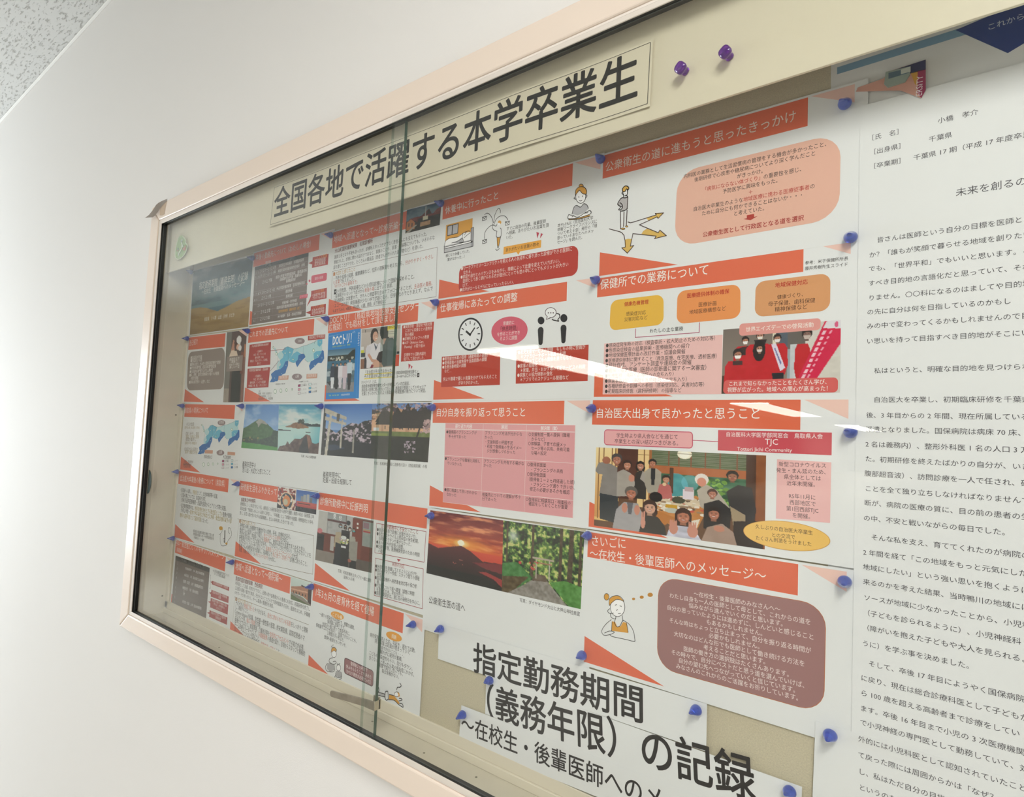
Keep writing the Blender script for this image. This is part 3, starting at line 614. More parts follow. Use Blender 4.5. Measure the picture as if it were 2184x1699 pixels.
for pl in ([(1565, 688), (1615, 700), (1662, 716), (1730, 674), (1790, 645), (1795, 680), (1665, 724), (1560, 730), (1565, 688)], [(1620, 702), (1600, 712)], [(1735, 672), (1770, 668)], [(1560, 742), (1665, 736), (1792, 704)]): s.curve('reader_drawing', '2E2A2A', pl, .0008, 6)
s.block('body_lettering', ['本やJ-PASS（自治医科大学', '卒後ワークライフバランスに', 'ついて考える会）発行の「頑', '張っているあなたへのメッ', 'セージ」を読んだ。'], (1445, 825), (1848, 735), (1440, 1003), k=1.2)
s.fill('speech_label', 'F0AC42', [(872, 1032), (1272, 957), (1268, 1038), (868, 1113)], 3); s.fill('speech_label', 'F0AC42', [(1005, 1082), (1050, 1076), (1028, 1115)], 4)
s.text('speech_label_lettering', 'ありがたいお言葉の数々', 890, 1088, 1250, 1020, '4A3020', 1.15, 5)
s.rrect('red_box', 'BF3A2E', [(398, 1245), (1668, 1010), (1660, 1330), (390, 1522)], .010, 3)
s.block('red_box_lettering', ['●ワークファミリーコンフリクトを抱える人の気持ちに寄り添った診療ができる医師に', '　なれる。', '●家庭や自分とのバランスをみながら、時期によって比重を変えていけばいい。', '　医師として長く続けられる方が自分にとっても世の中にとってもメリットが大きい', '　はず。', '●自分がロールモデルになっていったらいい。'], (415, 1285), (1605, 1075), (412, 1510), k=1.3, cols='F8EAE4', lv=4)
done(s)

# ---- E1
s = slide('E1', 'slide with man at forked arrows and salmon rounded box, top row beside the long letter', mr=.011)
crop(1240, 200, 3.5226)
s.text('title_lettering', '公衆衛生の道に進もうと思ったきっかけ', 178, 590, 1618, 205, 'F6E4D8', 1.12, off=.002, res=2)
s.rrect('salmon_box', 'EDBBA6', [(722, 590), (1950, 290), (1938, 935), (698, 1150)], .024, 2)
s.block('box_lettering', ['内科医の業務として生活習慣病の管理をする機会が多かったこと、', '後期研修で心疾患や糖尿病についてより深く学んだこと', 'がきっかけ。', '{1}「病気にならない体づくり」{0}の重要性を感じ、', '予防医学に興味をもった。', '{1}＋', '自治医大卒業生のような{1}地域医療に携わる医療従事者{0}の', 'ために自分にも何かできることはないか・・・', 'と考えていた。'], (768, 638), (1868, 388), (1275, 895), align='c', k=1.15, cols=['4A4240', 'C0342C'], lv=4, res=2)
s.fill('down_arrow', 'B83A30', [(1243, 912), (1298, 902), (1298, 925), (1325, 918), (1270, 950), (1218, 940), (1243, 935)], 4)
s.text('box_lettering', '公衆衛生医として行政医となる道を選択', 910, 1078, 1672, 950, 'B02C28', 1.1, 4, off=.012, res=2)
crop(1260, 380, 9.439)
K = '4A3230'
s.fill('crossroads_drawing', 'E2BC62', [(1120, 805), (1320, 740), (1300, 705), (1465, 698), (1358, 808), (1335, 778), (1160, 848)], 3)
s.fill('crossroads_drawing', 'E2BC62', [(1020, 1122), (1060, 1060), (1130, 1015), (1360, 1095), (1392, 1045), (1522, 1155), (1285, 1215), (1318, 1165)], 3)
s.fill('crossroads_drawing', 'E2BC62', [(692, 1235), (750, 1218), (822, 1225), (797, 1368), (865, 1355), (738, 1508), (625, 1402), (697, 1385)], 3)
for pl in ([(750, 880), (800, 897), (860, 882), (1320, 738), (1300, 708), (1465, 698), (1358, 808), (1335, 778), (980, 938), (1360, 1098), (1392, 1045), (1522, 1155), (1285, 1215), (1318, 1165), (850, 1115), (797, 1368), (865, 1355), (738, 1508), (625, 1402), (697, 1385), (690, 1250), (670, 1150), (630, 1100), (590, 1078), (375, 1020)],): s.line('crossroads_drawing', K, pl, .0009, 4)
s.fill('man_drawing', 'BFBBBB', [(545, 520), (570, 455), (618, 398), (740, 380), (752, 372), (740, 600), (700, 640), (615, 662), (635, 570), (580, 570)], 3)
s.ell('man_drawing', 'FFFFFF', 702, 285, 45, 70, 3); s.fill('man_drawing', 'DFB050', [(640, 272), (640, 205), (690, 160), (740, 165), (765, 205), (745, 230), (722, 215), (690, 265), (655, 280)], 5)
for pl in ([(650, 278), (638, 225), (670, 172), (715, 155), (760, 180), (765, 215), (745, 235), (722, 218), (692, 262), (652, 278)], [(650, 280), (628, 295), (640, 318), (658, 318)], [(660, 320), (662, 372)], [(735, 235), (740, 300), (720, 345), (690, 350)], [(722, 345), (740, 375), (700, 395), (630, 395), (590, 430), (545, 515), (575, 555), (620, 575)], [(590, 492), (630, 530), (638, 590), (600, 635), (565, 632), (600, 590)], [(748, 378), (735, 600)], [(615, 662), (680, 652), (742, 605)]): s.curve('man_drawing', K, pl, .0010, 6)
for pl in ([(597, 660), (600, 1020)], [(670, 680), (662, 970)], [(732, 640), (718, 950)]): s.line('man_drawing', K, pl, .0010, 6)
s.ell('man_drawing', 'DFB050', 650, 1018, 45, 22, 5, edge=K); s.ell('man_drawing', 'DFB050', 725, 970, 30, 20, 5, edge=K)
for x, y in ((697, 270), (735, 262), (695, 318)): s.ell('man_drawing', K, x, y, 5, 7, 6)
done(s)

# ---- A2 self introduction
s = slide('A2', 'slide with rounded grey box and narrow photo, leftmost of the second row', bw=.172, pink=False)
crop(370, 690, 9.441)
s.text('title_lettering', '自己紹介', 318, 448, 490, 415, 'FBE8E0', 1.4)
p = Pic(52, 96, '6A5450'); p.rect(0, 0, .27, 1, '7B7A74'); p.rect(0, .8, .4, 1, 'A59A8E', .1); p.rect(.27, 0, 1, 1, '5E4A48', .06); p.rect(.85, .3, 1, 1, '8A6256', .1); p.rect(.9, .2, 1, .38, 'C08060')
p.poly([(.2, .36), (.26, .28), (.36, .12), (.42, .14), (.44, .3), (.58, .3), (.6, .36)], 'C98E76'); p.poly([(.2, .34), (.3, .27), (.55, .28), (.62, .36), (.2, .38)], 'EAD6C2'); p.ell(.55, .17, .14, .05, '5A3028'); p.ell(.63, .13, .12, .055, 'F2F0EE'); p.ell(.66, .2, .05, .035, 'F2F0EE'); p.ell(.62, .23, .1, .04, 'E8B8A0'); p.ell(.7, .245, .08, .04, 'ECE8E4')
p.rect(.36, .36, .8, 1, '262C2C'); p.rect(.4, .58, .76, 1, '2C3434'); p.rect(.76, .3, .9, .6, '7C4A40', .1)
s.photo('photograph', [(1078, 172), (1480, 130), (1405, 1582), (1000, 1582)], p.out(), 3)
s.fill('corner_triangle', BL_, [(1310, 140), (1490, 118), (1482, 262)], 4)
s.rrect('grey_box', '9A8C84', [(300, 575), (1040, 478), (1012, 1318), (265, 1345)], .018, 2)
for i, (t, x1) in enumerate((('■自治医科大学卒業', 575), ('■鳥取県３６期', 575), ('■趣味は旅行、大山町の国保名和診療所で勤務', 950), ('■総合内科専門医、認定内科専門医取得', 860), ('■社会医学系専門医プログラム専攻医', 795), ('■夫、長男、次男と育休明けの母の４人家族', 920), ('　共働き家族', 500), ('■趣味は菓子作り・山登り、など', 730))):
    y = 715 + i * 71; s.text('box_lettering', t, 345 - i * 5, y, x1, y - (x1 - 340) * .088 * (1 - i * .06), 'F2EEEA', 1.25)
s.fill('photo_caption', '9A8C84', [(1080, 668), (1400, 632), (1380, 945), (1065, 965)], 4)
for i, t in enumerate(('鳥取砂丘で', '（家族と）', '初めての旅行', '楽しい一日')): s.text('photo_caption_lettering', t, 1125, 752 + i * 52, 1330, 728 + i * 54, 'F2EEEA', .8, 5)
done(s)

# ---- B2 / A3 map slides
def tottori(s, q, lv=3):
    """map of the prefecture; q maps 0..1 map coordinates to crop points"""
    D, M_, L_, N = '2E72B8', '6DBFDB', 'BFE3E6', '3C5A74'
    ct = [0]
    def pg(col, pts): ct[0] += 1; s.fill('map', col, [q(*p) for p in pts], lv + .16 * ct[0])
    pg(L_, [(.16, .27), (.2, .22), (.26, .20), (.26, .42), (.2, .42), (.17, .35), (.11, .20), (.09, .12), (.12, .12), (.14, .2)])
    pg(M_, [(.24, .23), (.29, .13), (.35, .11), (.46, .18), (.44, .30), (.40, .40), (.36, .46), (.30, .52), (.22, .56), (.20, .44), (.26, .38), (.27, .3)])
    pg(L_, [(.46, .18), (.54, .17), (.62, .13), (.64, .12), (.64, .3), (.56, .28), (.52, .25), (.45, .30)])
    pg(M_, [(.40, .40), (.45, .30), (.52, .25), (.57, .29), (.62, .34), (.58, .42), (.51, .52), (.47, .54), (.40, .50), (.36, .48)])
    pg(L_, [(.64, .12), (.7, .11), (.84, .04), (.9, 0), (.91, .12), (.98, .12), (.99, .26), (.90, .3), (.84, .34), (.84, .46), (.80, .55), (.73, .56), (.67, .48), (.68, .4), (.63, .33)])
    pg(M_, [(.9, -.02), (.99, -.02), (.99, .1), (.94, .18), (.9, .12)]); pg(M_, [(.83, .34), (.88, .29), (.99, .28), (.96, .38), (.90, .48), (.84, .50)])
    pg(D, [(.99, .27), (1.02, .3), (1.03, .5), (.98, .62), (.92, .60), (.86, .68), (.77, .78), (.75, .66), (.78, .55), (.85, .5), (.92, .46), (.97, .36)])
    pg(D, [(.55, .35), (.62, .32), (.66, .34), (.68, .42), (.63, .48), (.58, .56), (.53, .66), (.50, .56), (.50, .52), (.54, .46)])
    pg(D, [(.36, .47), (.355, .6), (.33, .68), (.31, .78), (.26, .8), (.2, .88), (.16, .96), (.13, .95), (.10, .97), (.02, .96), (.06, .86), (.04, .76), (.12, .68), (.19, .66), (.26, .58), (.31, .48)])
    pg(M_, [(.22, .56), (.30, .50), (.27, .6), (.2, .68), (.19, .60)]); pg(L_, [(.18, .44), (.21, .5), (.19, .6), (.19, .66), (.15, .68), (.15, .56)])
    for r in ([(.14, .2), (.16, .27), (.17, .35), (.15, .56)], [(.24, .23), (.29, .13), (.35, .11), (.46, .18), (.54, .17), (.64, .12), (.7, .11), (.84, .04), (.9, 0)], [(.73, .56), (.67, .48)], [(.47, .54), (.40, .50)], [(.64, .12), (.64, .3), (.68, .4)], [(.35, .11), (.36, .46)]): s.line('map', N, [q(*p) for p in r], .0004, lv + 2.2)
    for (x, y, r) in ((.08, .1, .014), (.14, .27, .018), (.83, .26, .022), (.45, .45, .014), (.3, .27, .01), (.39, .26, .01), (.56, .22, .009), (.32, .58, .006), (.24, .78, .006), (.11, .87, .006), (.58, .46, .006), (.91, .4, .01), (.85, .66, .007), (.99, .48, .006), (.5, .21, .007), (.95, .05, .009)):
        a = q(x, y); b = q(x + r, y); rx = abs(b[0] - a[0]); s.ell('map', 'F4FAF4', a[0], a[1], rx, rx * 1.5, lv + 2.4, 12, '2E8A48' if r > .01 else '9FC8B0', .0007 if r > .01 else .0004)
def quad(c4):
    TL, TR, BR, BL = [np.array(c, float) for c in c4]
    return lambda u, v: tuple((TL * (1 - u) + TR * u) * (1 - v) + (BL * (1 - u) + BR * u) * v)
def legend(s, q, c):
    for i, r in enumerate((.026, .022, .018, .012)):
        a = q(c[0] + i * .105, c[1]); b = q(c[0] + i * .105 + r, c[1]); rx = abs(b[0] - a[0]); s.ell('legend', 'F4FAF4', a[0], a[1], rx, rx * 1.7, 3, 14, '2E8A48', .0008)
    cols = ('B03070', 'E8A0B4', 'F4E6EA', 'DDF0F0', '6DBFDB', '2E72B8')
    for i in range(6):
        x, y = c[2] + .20 * (i // 3), c[1] - .065 + (i % 3) * .062; s.fill('legend', '56666E', [q(x, y), q(x + .048, y), q(x + .048, y + .04), q(x, y + .04)], 3)
        s.fill('legend', cols[i], [q(x + .005, y + .004), q(x + .043, y + .004), q(x + .043, y + .036), q(x + .005, y + .036)], 4)
        s.text('legend_lettering', ('１％以上', '０．５～１％', '０～０．５％', '-０．５～０％', '-１～-０．５％', '-１％未満')[i], *q(x + .06, y + .042), *q(x + .16, y + .042), DK, 1.3)
s = slide('B2', 'slide with blue map and two red text boxes, second row')
crop(515, 680, 8.944)
s.text('title_lettering', 'これまでの派遣先について', 148, 358, 885, 262, 'FBF3EC', 1.2)
q = quad([(575, 480), (1560, 395), (1545, 1120), (530, 1250)]); tottori(s, quad([(530, 470), (1555, 400), (1540, 1110), (520, 1240)]))
callout(s, [(158, 492), (565, 437), (548, 872), (120, 908)], RD, None, ['大山町国民健康保険名和診療所', '', '＜名和町＞', '人口：約１７０００人', '観光名所：大山', '特産品：ブロッコリー、日本海、', '梨など'], ['F4E4DE'])
callout(s, [(118, 950), (548, 918), (512, 1302), (100, 1322)], RD, None, ['南部町国民健康保険　西伯病院', '', '＜南部町＞', '人口：約１万人', '観光名所：とっとり花回廊', '特産品：柿、梨、いちじくなど'], ['F4E4DE'])
s.line('pointer_line', 'A83848', [(560, 607), (850, 570)], .0007, 8); s.line('pointer', '6A4A50', [(550, 995), (715, 795)], .0007, 7); s.line('pointer_arrow', '3C3A3A', [(1415, 400), (1390, 470)], .0006, 7)
s.fill('callout', 'B8433C', [(1272, 322), (1598, 288), (1595, 375), (1270, 410)], 6); s.text('callout_lettering', '鳥取県立中央病院', 1290, 388, 1585, 358, 'F4E4DE', 1.3, 7)
s.ell('place_label', '9C8A8C', 1112, 420, 97, 60, 4); s.text('place_label_lettering', '日本海', 1078, 445, 1145, 438, 'F6F2F0', 1.2, 5); s.ell('place_label', '9C8A8C', 1060, 1103, 97, 60, 6); s.text('place_label_lettering', '山陽', 1030, 1128, 1095, 1122, 'F6F2F0', 1.2, 7)
s.fill('place_label', 'D9A48C', [(712, 1085), (903, 1072), (895, 1155), (700, 1165)], 6); s.text('place_label_lettering', '鳥取県西部', 725, 1145, 880, 1135, 'FBEFE8', 1.2, 7); s.fill('place_label', 'D9A48C', [(1245, 1050), (1448, 1040), (1442, 1128), (1240, 1138)], 6); s.text('place_label_lettering', '鳥取県東部', 1255, 1115, 1430, 1105, 'FBEFE8', 1.2, 7)
s.text('legend_lettering', '市町村別人口（令和３年）', 650, 1260, 845, 1248, DK, 1.2); s.text('legend_lettering', '人口増減率（２０２０年）', 1095, 1212, 1285, 1202, DK, 1.2)
legend(s, quad([(520, 430), (1545, 340), (1530, 1500), (510, 1640)]), (.13, .80, .555))
for i, t in enumerate(('（出典）', '鳥取県　市町村　統計課より', '「県人口移動調査」（１～９）', '鳥取県統計データ　地図情報')): s.text('legend_lettering', t, 318, 1392 + i * 52, (370, 575, 580, 600)[i], 1388 + i * 50, '6A625E', 1.3, 3)
done(s)
s = slide('A3', 'slide with blue map and olive notes, leftmost of the third row')
crop(240, 840, 3.398)
s.text('title_lettering', '鳥取県の現状について', 520, 140, 692, 140, 'FBE8E0', 1.3)
tottori(s, quad([(625, 200), (918, 195), (905, 425), (612, 445)]))
s.ell('place_label', '9C8A8C', 790, 208, 28, 20, 6, 18); s.text('place_label_lettering', '日本海', 773, 216, 806, 216, 'F6F2F0', 1.2, 7); s.ell('place_label', '9C8A8C', 782, 425, 28, 20, 6, 18); s.text('place_label_lettering', '山陽', 772, 433, 794, 433, 'F6F2F0', 1.2, 7)
s.fill('place_label', 'D9A48C', [(670, 405), (728, 407), (726, 432), (668, 430)], 6); s.fill('place_label', 'D9A48C', [(835, 418), (890, 422), (888, 445), (833, 440)], 6)
for i, (t, x0, x1, c) in enumerate((('人口は全国', 535, 590, 0), ('最下位の県（人口約５５万人）', 522, 638, 1), ('', 0, 1, 0), ('西部（米子）、東部', 530, 625, 0), ('（鳥取）を中心に医療', 522, 625, 1), ('機関が集中し', 530, 605, 0), ('医師が少ない地域あり', 525, 612, 1), ('', 0, 1, 0), ('自治医大卒の医師は', 520, 618, 0), ('県内で貴重な存在', 524, 615, 1))):
    if t: s.text('body_lettering', t, x0, 230 + i * 22.5, x1, 231 + i * 22.8, 'A8925A' if c else '9A8E80', 1.2)
legend(s, quad([(600, 190), (925, 185), (915, 575), (590, 595)]), (.21, .80, .62)); s.text('legend_lettering', '市町村別人口', 662, 466, 722, 470, DK, 1.3); s.text('legend_lettering', '人口増減率', 800, 468, 856, 474, DK, 1.3)
for i in range(3): s.text('legend_lettering', ('（出典）鳥取県統計', '人口移動調査より', '地図情報')[i], 512, 495 + i * 18, 585 - i * 10, 502 + i * 18, '6A4A40', 1.2, 3)
done(s)

# ---- C2 magazine
s = slide('C2', 'slide with bright blue magazine cover and clinician photo beside the glass edge')
crop(660, 400, 4.997)
s.text('title_lettering', 'DOCトリ！（鳥取県地域医療支援センター', 215, 1455, 1145, 1302, 'FBF3EC', 1.22, res=2); s.text('title_lettering', '広報誌）でも取材をして頂きました', 205, 1532, 945, 1418, 'FBF3EC', 1.22, res=2)
crop(690, 690, 9.994)
s.fill('magazine_cover', '2489D6', [(108, 212), (797, 98), (752, 1587), (50, 1615)], 3)
p = Pic(72, 118, '6C8CA6'); p.grad('3F6E8C', '93B2C0', 0, .2); p.rect(0, .14, 1, .27, '26332E', .25); p.blobs(14, 0, .95, .17, .26, .03, ['C8CCC4', 'A8B0A8', 'E0D8C0'], .7); p.poly([(.75, .14), (.9, .05), (1, .04), (1, .2), (.75, .2)], '1E2A24'); p.rect(0, .27, 1, .44, '2F6C88', .08); p.rect(0, .44, 1, .8, '4C6A78', .2); p.rect(.7, .36, 1, .52, 'B8C4C8', .25); p.rect(0, .5, .14, .62, 'A4B4BA', .2); p.rect(.78, .56, .9, .6, 'E09A30'); p.rect(0, .78, 1, 1, '8A8C90', .08); p.poly([(0, .74), (.3, .72), (.55, .88), (.2, .88)], '30343A')
for x, top, c, c2, h_ in ((.22, .33, '2C3446', 'E6E8EC', .9), (.37, .35, '22262E', '1E2228', .92), (.5, .33, 'E8E4EA', 'DAD4DC', .9), (.66, .34, 'D8C8D0', 'D0C0CC', .93), (.82, .27, 'C9DCE6', '22262C', .95)):
    p.poly([(x - .085, top + .06), (x + .085, top + .06), (x + .09, top + .33), (x - .09, top + .33)], c); p.poly([(x - .07, top + .31), (x + .07, top + .31), (x + .04, h_), (x - .04, h_)], c2); p.head(x, top + .02, .04, 'C89A80', '241E1C', .62)
s.photo('magazine_photo', [(98, 565), (682, 510), (645, 1448), (55, 1475)], p.out(), 4)
s.text('magazine_lettering', 'DOCトリ！', 190, 470, 600, 415, 'FFFFFF', 1.75, 5, off=.028, res=2); s.text('magazine_lettering', '鳥取県の地域医療をつなぐ　情報誌', 190, 515, 575, 462, 'C8E06A', 1.0, 5)
s.text('magazine_lettering', 'vol.04', 618, 205, 692, 188, 'D8ECFA', 1.8, 5); s.text('magazine_lettering', '鳥取県地域医療支援センター　広報誌', 122, 285, 315, 245, 'D8ECFA', .8, 5); s.line('magazine_lettering', '8CC8F0', [(120, 262), (690, 195)], .0003, 5)
s.text('magazine_lettering', 'DOCトリ！', 738, 190, 728, 478, 'FFFFFF', 1.1, 5, off=.02); s.line('magazine_lettering', '7ABCEB', [(742, 500), (712, 1565)], .0005, 5)
s.text('magazine_lettering', '特集　地域で働く医師', 120, 1548, 330, 1535, 'C8F0A8', 1.0, 5); s.text('magazine_lettering', '鳥取県地域医療', 385, 1538, 560, 1525, 'E8F4FA', 1.1, 5); s.ell('magazine_lettering', '7FD08A', 122, 1525, 8, 20, 5, 12); s.ell('magazine_lettering', '7FB8D0', 380, 1515, 8, 20, 5, 12)
p = Pic(116, 104, 'C3B9B2'); p.grad('CFC5BC', 'B0A49C'); p.rect(.0, 0, 1, .1, 'B4A89E'); p.rect(.1, .03, .12, .1, '4A4440'); p.rect(.0, .44, .08, .55, 'E4E4E0'); p.rect(0, .53, .09, .62, 'D8D840'); p.rect(0, .6, .12, .72, '3A4650'); p.rect(0, .7, .16, .78, 'D8D8D8'); p.rect(0, .75, .14, 1, '8A6048', .1); p.rect(.1, .72, .2, 1, '38383C')
p.poly([(.16, .98), (.17, .62), (.14, .50), (.2, .42), (.34, .37), (.45, .42), (.5, .38), (.56, .46), (.60, .7), (.5, .98)], 'E4E0E4'); p.poly([(.34, .37), (.40, .58), (.46, .40), (.41, .48)], '3A4658'); p.poly([(.14, .5), (.17, .42), (.28, .46), (.24, .7), (.16, .78), (.13, .68)], 'DCD8DE'); p.ell(.35, .18, .1, .165, '2E2420'); p.poly([(.25, .14), (.32, .06), (.33, .36), (.27, .40)], '2E2420'); p.ell(.375, .22, .065, .12, 'D8A890'); p.ell(.40, .27, .025, .012, 'F2E8E4'); p.rect(.345, .2, .36, .21, '3A2A26'); p.rect(.39, .19, .405, .2, '3A2A26')
p.poly([(.18, .66), (.23, .62), (.33, .78), (.46, .80), (.42, .90), (.3, .84)], 'D2A088'); p.poly([(.26, .98), (.3, .90), (.55, .74), (.62, .80), (.62, .98)], 'D8A890'); p.poly([(.26, .98), (.3, .9), (.36, .93), (.32, 1)], '8A2038'); p.poly([(.42, .78), (.48, .62), (.62, .58), (.72, .85), (.52, .88)], '3A2A2E')
p.ell(.63, .12, .14, .22, '16181C'); p.poly([(.56, .9), (.58, .45), (.66, .3), (.82, .3), (.92, .5), (.92, .96), (.6, .98)], '4A5A5A', .04); p.rect(.7, .36, .9, .96, '57696A', .03); p.poly([(.58, .3), (.66, .3), (.6, .45)], 'C49A84')
p.rect(.68, 0, .92, .12, 'F0DC30'); p.rect(.7, .1, .92, .27, 'DCD8C4'); p.rect(.9, .72, 1, .99, 'D85438'); p.rect(.93, .64, 1, .7, '26262A'); p.rect(.7, .14, .9, .155, '6A6A60'); p.rect(.7, .19, .86, .2, '8A8A80')
s.photo('clinic_photo', [(812, 122), (1645, 18), (1605, 902), (790, 968)], p.out(), 3)
s.text('photo_note', 'DOCトリ！', 1390, 108, 1580, 78, '2E2A20', 1.3, 5, off=.01)
crop(660, 640, 4.997)
s.block('red_box_lettering', ['●疾病予防・重症化予防対策', '　における栄養士との連携体', '　制の構築', '●診療所スタッフへの教育', '●ACP（Advance Care', '　Planning）の取り組み', '', '　診療所での活動内容を', '　紹介して頂きました。'], (1000, 305), (1310, 272), (1000, 645), k=1.25, cols='F8E6E0', lv=4)
s.fill('red_box', 'C0402F', [(990, 270), (1328, 228), (1303, 628), (975, 655)], 3)
s.fill('quote_marks', 'C84A5C', [(1055, 675), (1080, 690), (1058, 738)], 3); s.fill('quote_marks', 'C84A5C', [(1085, 692), (1100, 708), (1080, 738)], 3)
s.fill('highlight', 'F4E070', [(590, 786), (905, 765), (905, 775), (588, 797)], 2); s.fill('highlight', 'F4E070', [(585, 832), (905, 810), (905, 820), (583, 843)], 2)
s.text('body_lettering', '「主治医が先生でよかった」', 582, 790, 905, 768, DK, 1.3); s.text('body_lettering', 'その言葉は何よりもの誇り。', 582, 835, 905, 815, DK, 1.3)
s.text('body_lettering', '鳥取県地域医療支援セン', 925, 793, 1160, 775, DK, 1.35); s.text('body_lettering', 'ターHPへはコチラから➡', 925, 832, 1165, 815, DK, 1.35)
s.text('body_lettering', 'DOCトリ！とは、', 555, 893, 720, 885, '6A6664', 1.3)
for t, a_ in (('鳥取県地域医療支援センターが発行している広報誌。', (555, 938, 1082, 905)), ('鳥取県の医療に関心をもってもらい、鳥取県で医師としてのキャリア', (555, 977, 1242, 942)), ('を築くきっかけになるよう鳥取県の地域医療の魅力について発信。', (555, 1018, 1258, 980))): s.text('body_lettering', t, *a_, DK, 1.35)
done(s)

# ---- D2 clock
s = slide('D2', 'slide with black clock, pink oval and two talking figures')
crop(900, 560, 5.31)
s.text('title_lettering', '仕事復帰にあたっての調整', 205, 562, 1082, 437, 'FBF3EC', 1.15, off=.004, res=2)
s.ell('clock_icon', '26262A', 547, 810, 141, 187, 3, 48, slant=-.06); s.ell('clock_icon', 'F4F6F8', 547, 810, 124, 167, 4, 48, slant=-.06)
for k in range(12):
    a_ = k / 12 * 2 * math.pi
    if k == 0 or True: s.line('clock_icon', '26262A', [(547 + 108 * math.sin(a_), 810 - 145 * math.cos(a_) - 6 * math.sin(a_)), (547 + 88 * math.sin(a_), 810 - 118 * math.cos(a_) - 5 * math.sin(a_))], .0015, 5)
s.line('clock_icon', '26262A', [(505, 780), (547, 818)], .0030, 5); s.line('clock_icon', '26262A', [(545, 816), (595, 742)], .0022, 5)
s.ell('pink_oval', 'DE6478', 987, 770, 210, 160, 3, 48, slant=-.06)
s.text('oval_lettering', '意識的に', 918, 710, 1048, 698, 'FBEFEA', 1.2, 5); s.text('oval_lettering', '「休息時間」', 865, 780, 1105, 765, '7A2A38', 1.25, 5, off=.006); s.text('oval_lettering', 'を作ることができ', 850, 835, 1112, 812, 'FBEFEA', 1.2, 5); s.text('oval_lettering', 'るように調整', 880, 885, 1080, 868, 'FBEFEA', 1.2, 5)
for x, y, w in ((1349, 655, 38), (1607, 628, 40)):
    s.ell('talking_icon', '26262A', x, y, w, w * 1.15, 3)
for x0, x1, y0, y1 in ((1312, 1378, 728, 932), (1570, 1637, 702, 912)):
    m_ = (x0 + x1) / 2; s.fill('talking_icon', '26262A', [(x0, y0 + 35), (x0 + 8, y0 + 12), (m_ - 8, y0), (m_ + 12, y0), (x1 - 5, y0 + 15), (x1, y0 + 38), (m_ + 22, y1 - 20), (m_ + 8, y1), (m_ - 12, y1), (m_ - 24, y1 - 12)], 3)
s.ell('talking_icon', '4A3036', 1458, 565, 66, 60, 3); s.fill('talking_icon', '4A3036', [(1415, 610), (1407, 648), (1470, 622)], 3); s.ell('talking_icon', 'F8FAFA', 1458, 565, 59, 53, 4); s.fill('talking_icon', 'F8FAFA', [(1424, 600), (1418, 638), (1465, 612)], 5)
s.curve('talking_icon', '4A3036', [(1528, 575), (1555, 585), (1560, 615), (1540, 645), (1548, 662), (1515, 655), (1490, 650), (1475, 640)], .0012, 4)
for x in (1432, 1460, 1488): s.ell('talking_icon', '4A3036', x, 568, 7, 7, 6, 10)
s.fill('red_box', 'C0402F', [(225, 1065), (887, 1012), (882, 1383), (217, 1408)], 3)
s.block('red_box_lettering', ['●育児部分休業の取得（通勤時間の調整）', '●復帰直後の当直免除や当直回数の調整', '●急患当番時間の調整', '　など…'], (232, 1112), (770, 1062), (230, 1250), k=1.25, cols='FBEFEA', lv=4)
s.text('red_box_lettering', '何より職場で優しい言葉をかけてもらえること', 240, 1342, 852, 1310, 'FBEFEA', 1.3, 4); s.text('red_box_lettering', 'がありがたかった。', 412, 1382, 662, 1375, 'FBEFEA', 1.3, 4)
s.fill('red_box', 'C0402F', [(1070, 990), (1888, 928), (1877, 1338), (1062, 1370)], 3)
s.block('red_box_lettering', ['●育児支援サービスの登録　もしもの時に会員が', '　＊ファミリーサポート制度の利用', '　　代わってこどもの面倒を見てもらう', '●家事の短縮化', '　＊家電、弁当・おかず等の宅配サービスの利用', '●家族との協力体制の強化', '　＊アプリでのスケジュール管理など'], (1085, 1040), (1855, 975), (1082, 1350), k=1.3, cols='FBEFEA', lv=4)
done(s)

# ---- E2 duties
s = slide('E2', 'slide with three orange rounded boxes and photo of people in red jackets', mr=.011)
crop(1240, 520, 3.5226)
s.text('title_lettering', '保健所での業務について', 140, 345, 962, 232, 'FDF6F0', 1.12, off=.003, res=2)
s.block('body_lettering', ['参考：米子保健所所長', '藤井秀樹先生スライド'], (1680, 158), (2005, 122), (1678, 200), k=1.1, lv=3)
for c4, col, lines, hd in (([(222, 425), (618, 378), (618, 605), (210, 652)], 'F0BE48', ((322, 470, 505, 450, '健康危機管理'), (335, 543, 485, 530, '感染症対応'), (322, 585, 498, 566, '災害対応など')), 0), ([(722, 355), (1195, 300), (1195, 555), (715, 602)], 'F09A58', ((792, 408, 1112, 372, '医療提供体制の確保'), (878, 475, 1018, 462, '医療計画'), (810, 530, 1088, 500, '地域医療構想など')), 0), ([(1310, 285), (1872, 218), (1868, 500), (1302, 550)], 'DFA06C', ((1455, 330, 1702, 302, '地域保健対応'), (1470, 418, 1690, 392, '健康づくり、'), (1402, 470, 1758, 440, '母子保健、歯科保健'), (1452, 512, 1700, 488, '精神保健など')), 0)):
    s.rrect('rounded_box', col, c4, .009, 3)
    for i, (x0, y0, x1, y1, t) in enumerate(lines): s.text('box_lettering', t, x0, y0, x1, y1, 'C02C20' if i == 0 else '5A3A28', 1.1, 4, off=.012 if i == 0 else 0, res=2)
s.line('bracket', 'B8406A', [(408, 638), (405, 702), (885, 665), (888, 592)], .0007, 3); s.text('body_lettering', 'わたしの主な業務', 512, 670, 765, 652, DK, 1.1, 4, res=2)
s.fill('pink_list_box', 'F3C6C2', [(172, 748), (1062, 682), (1052, 1128), (160, 1130)], 3)
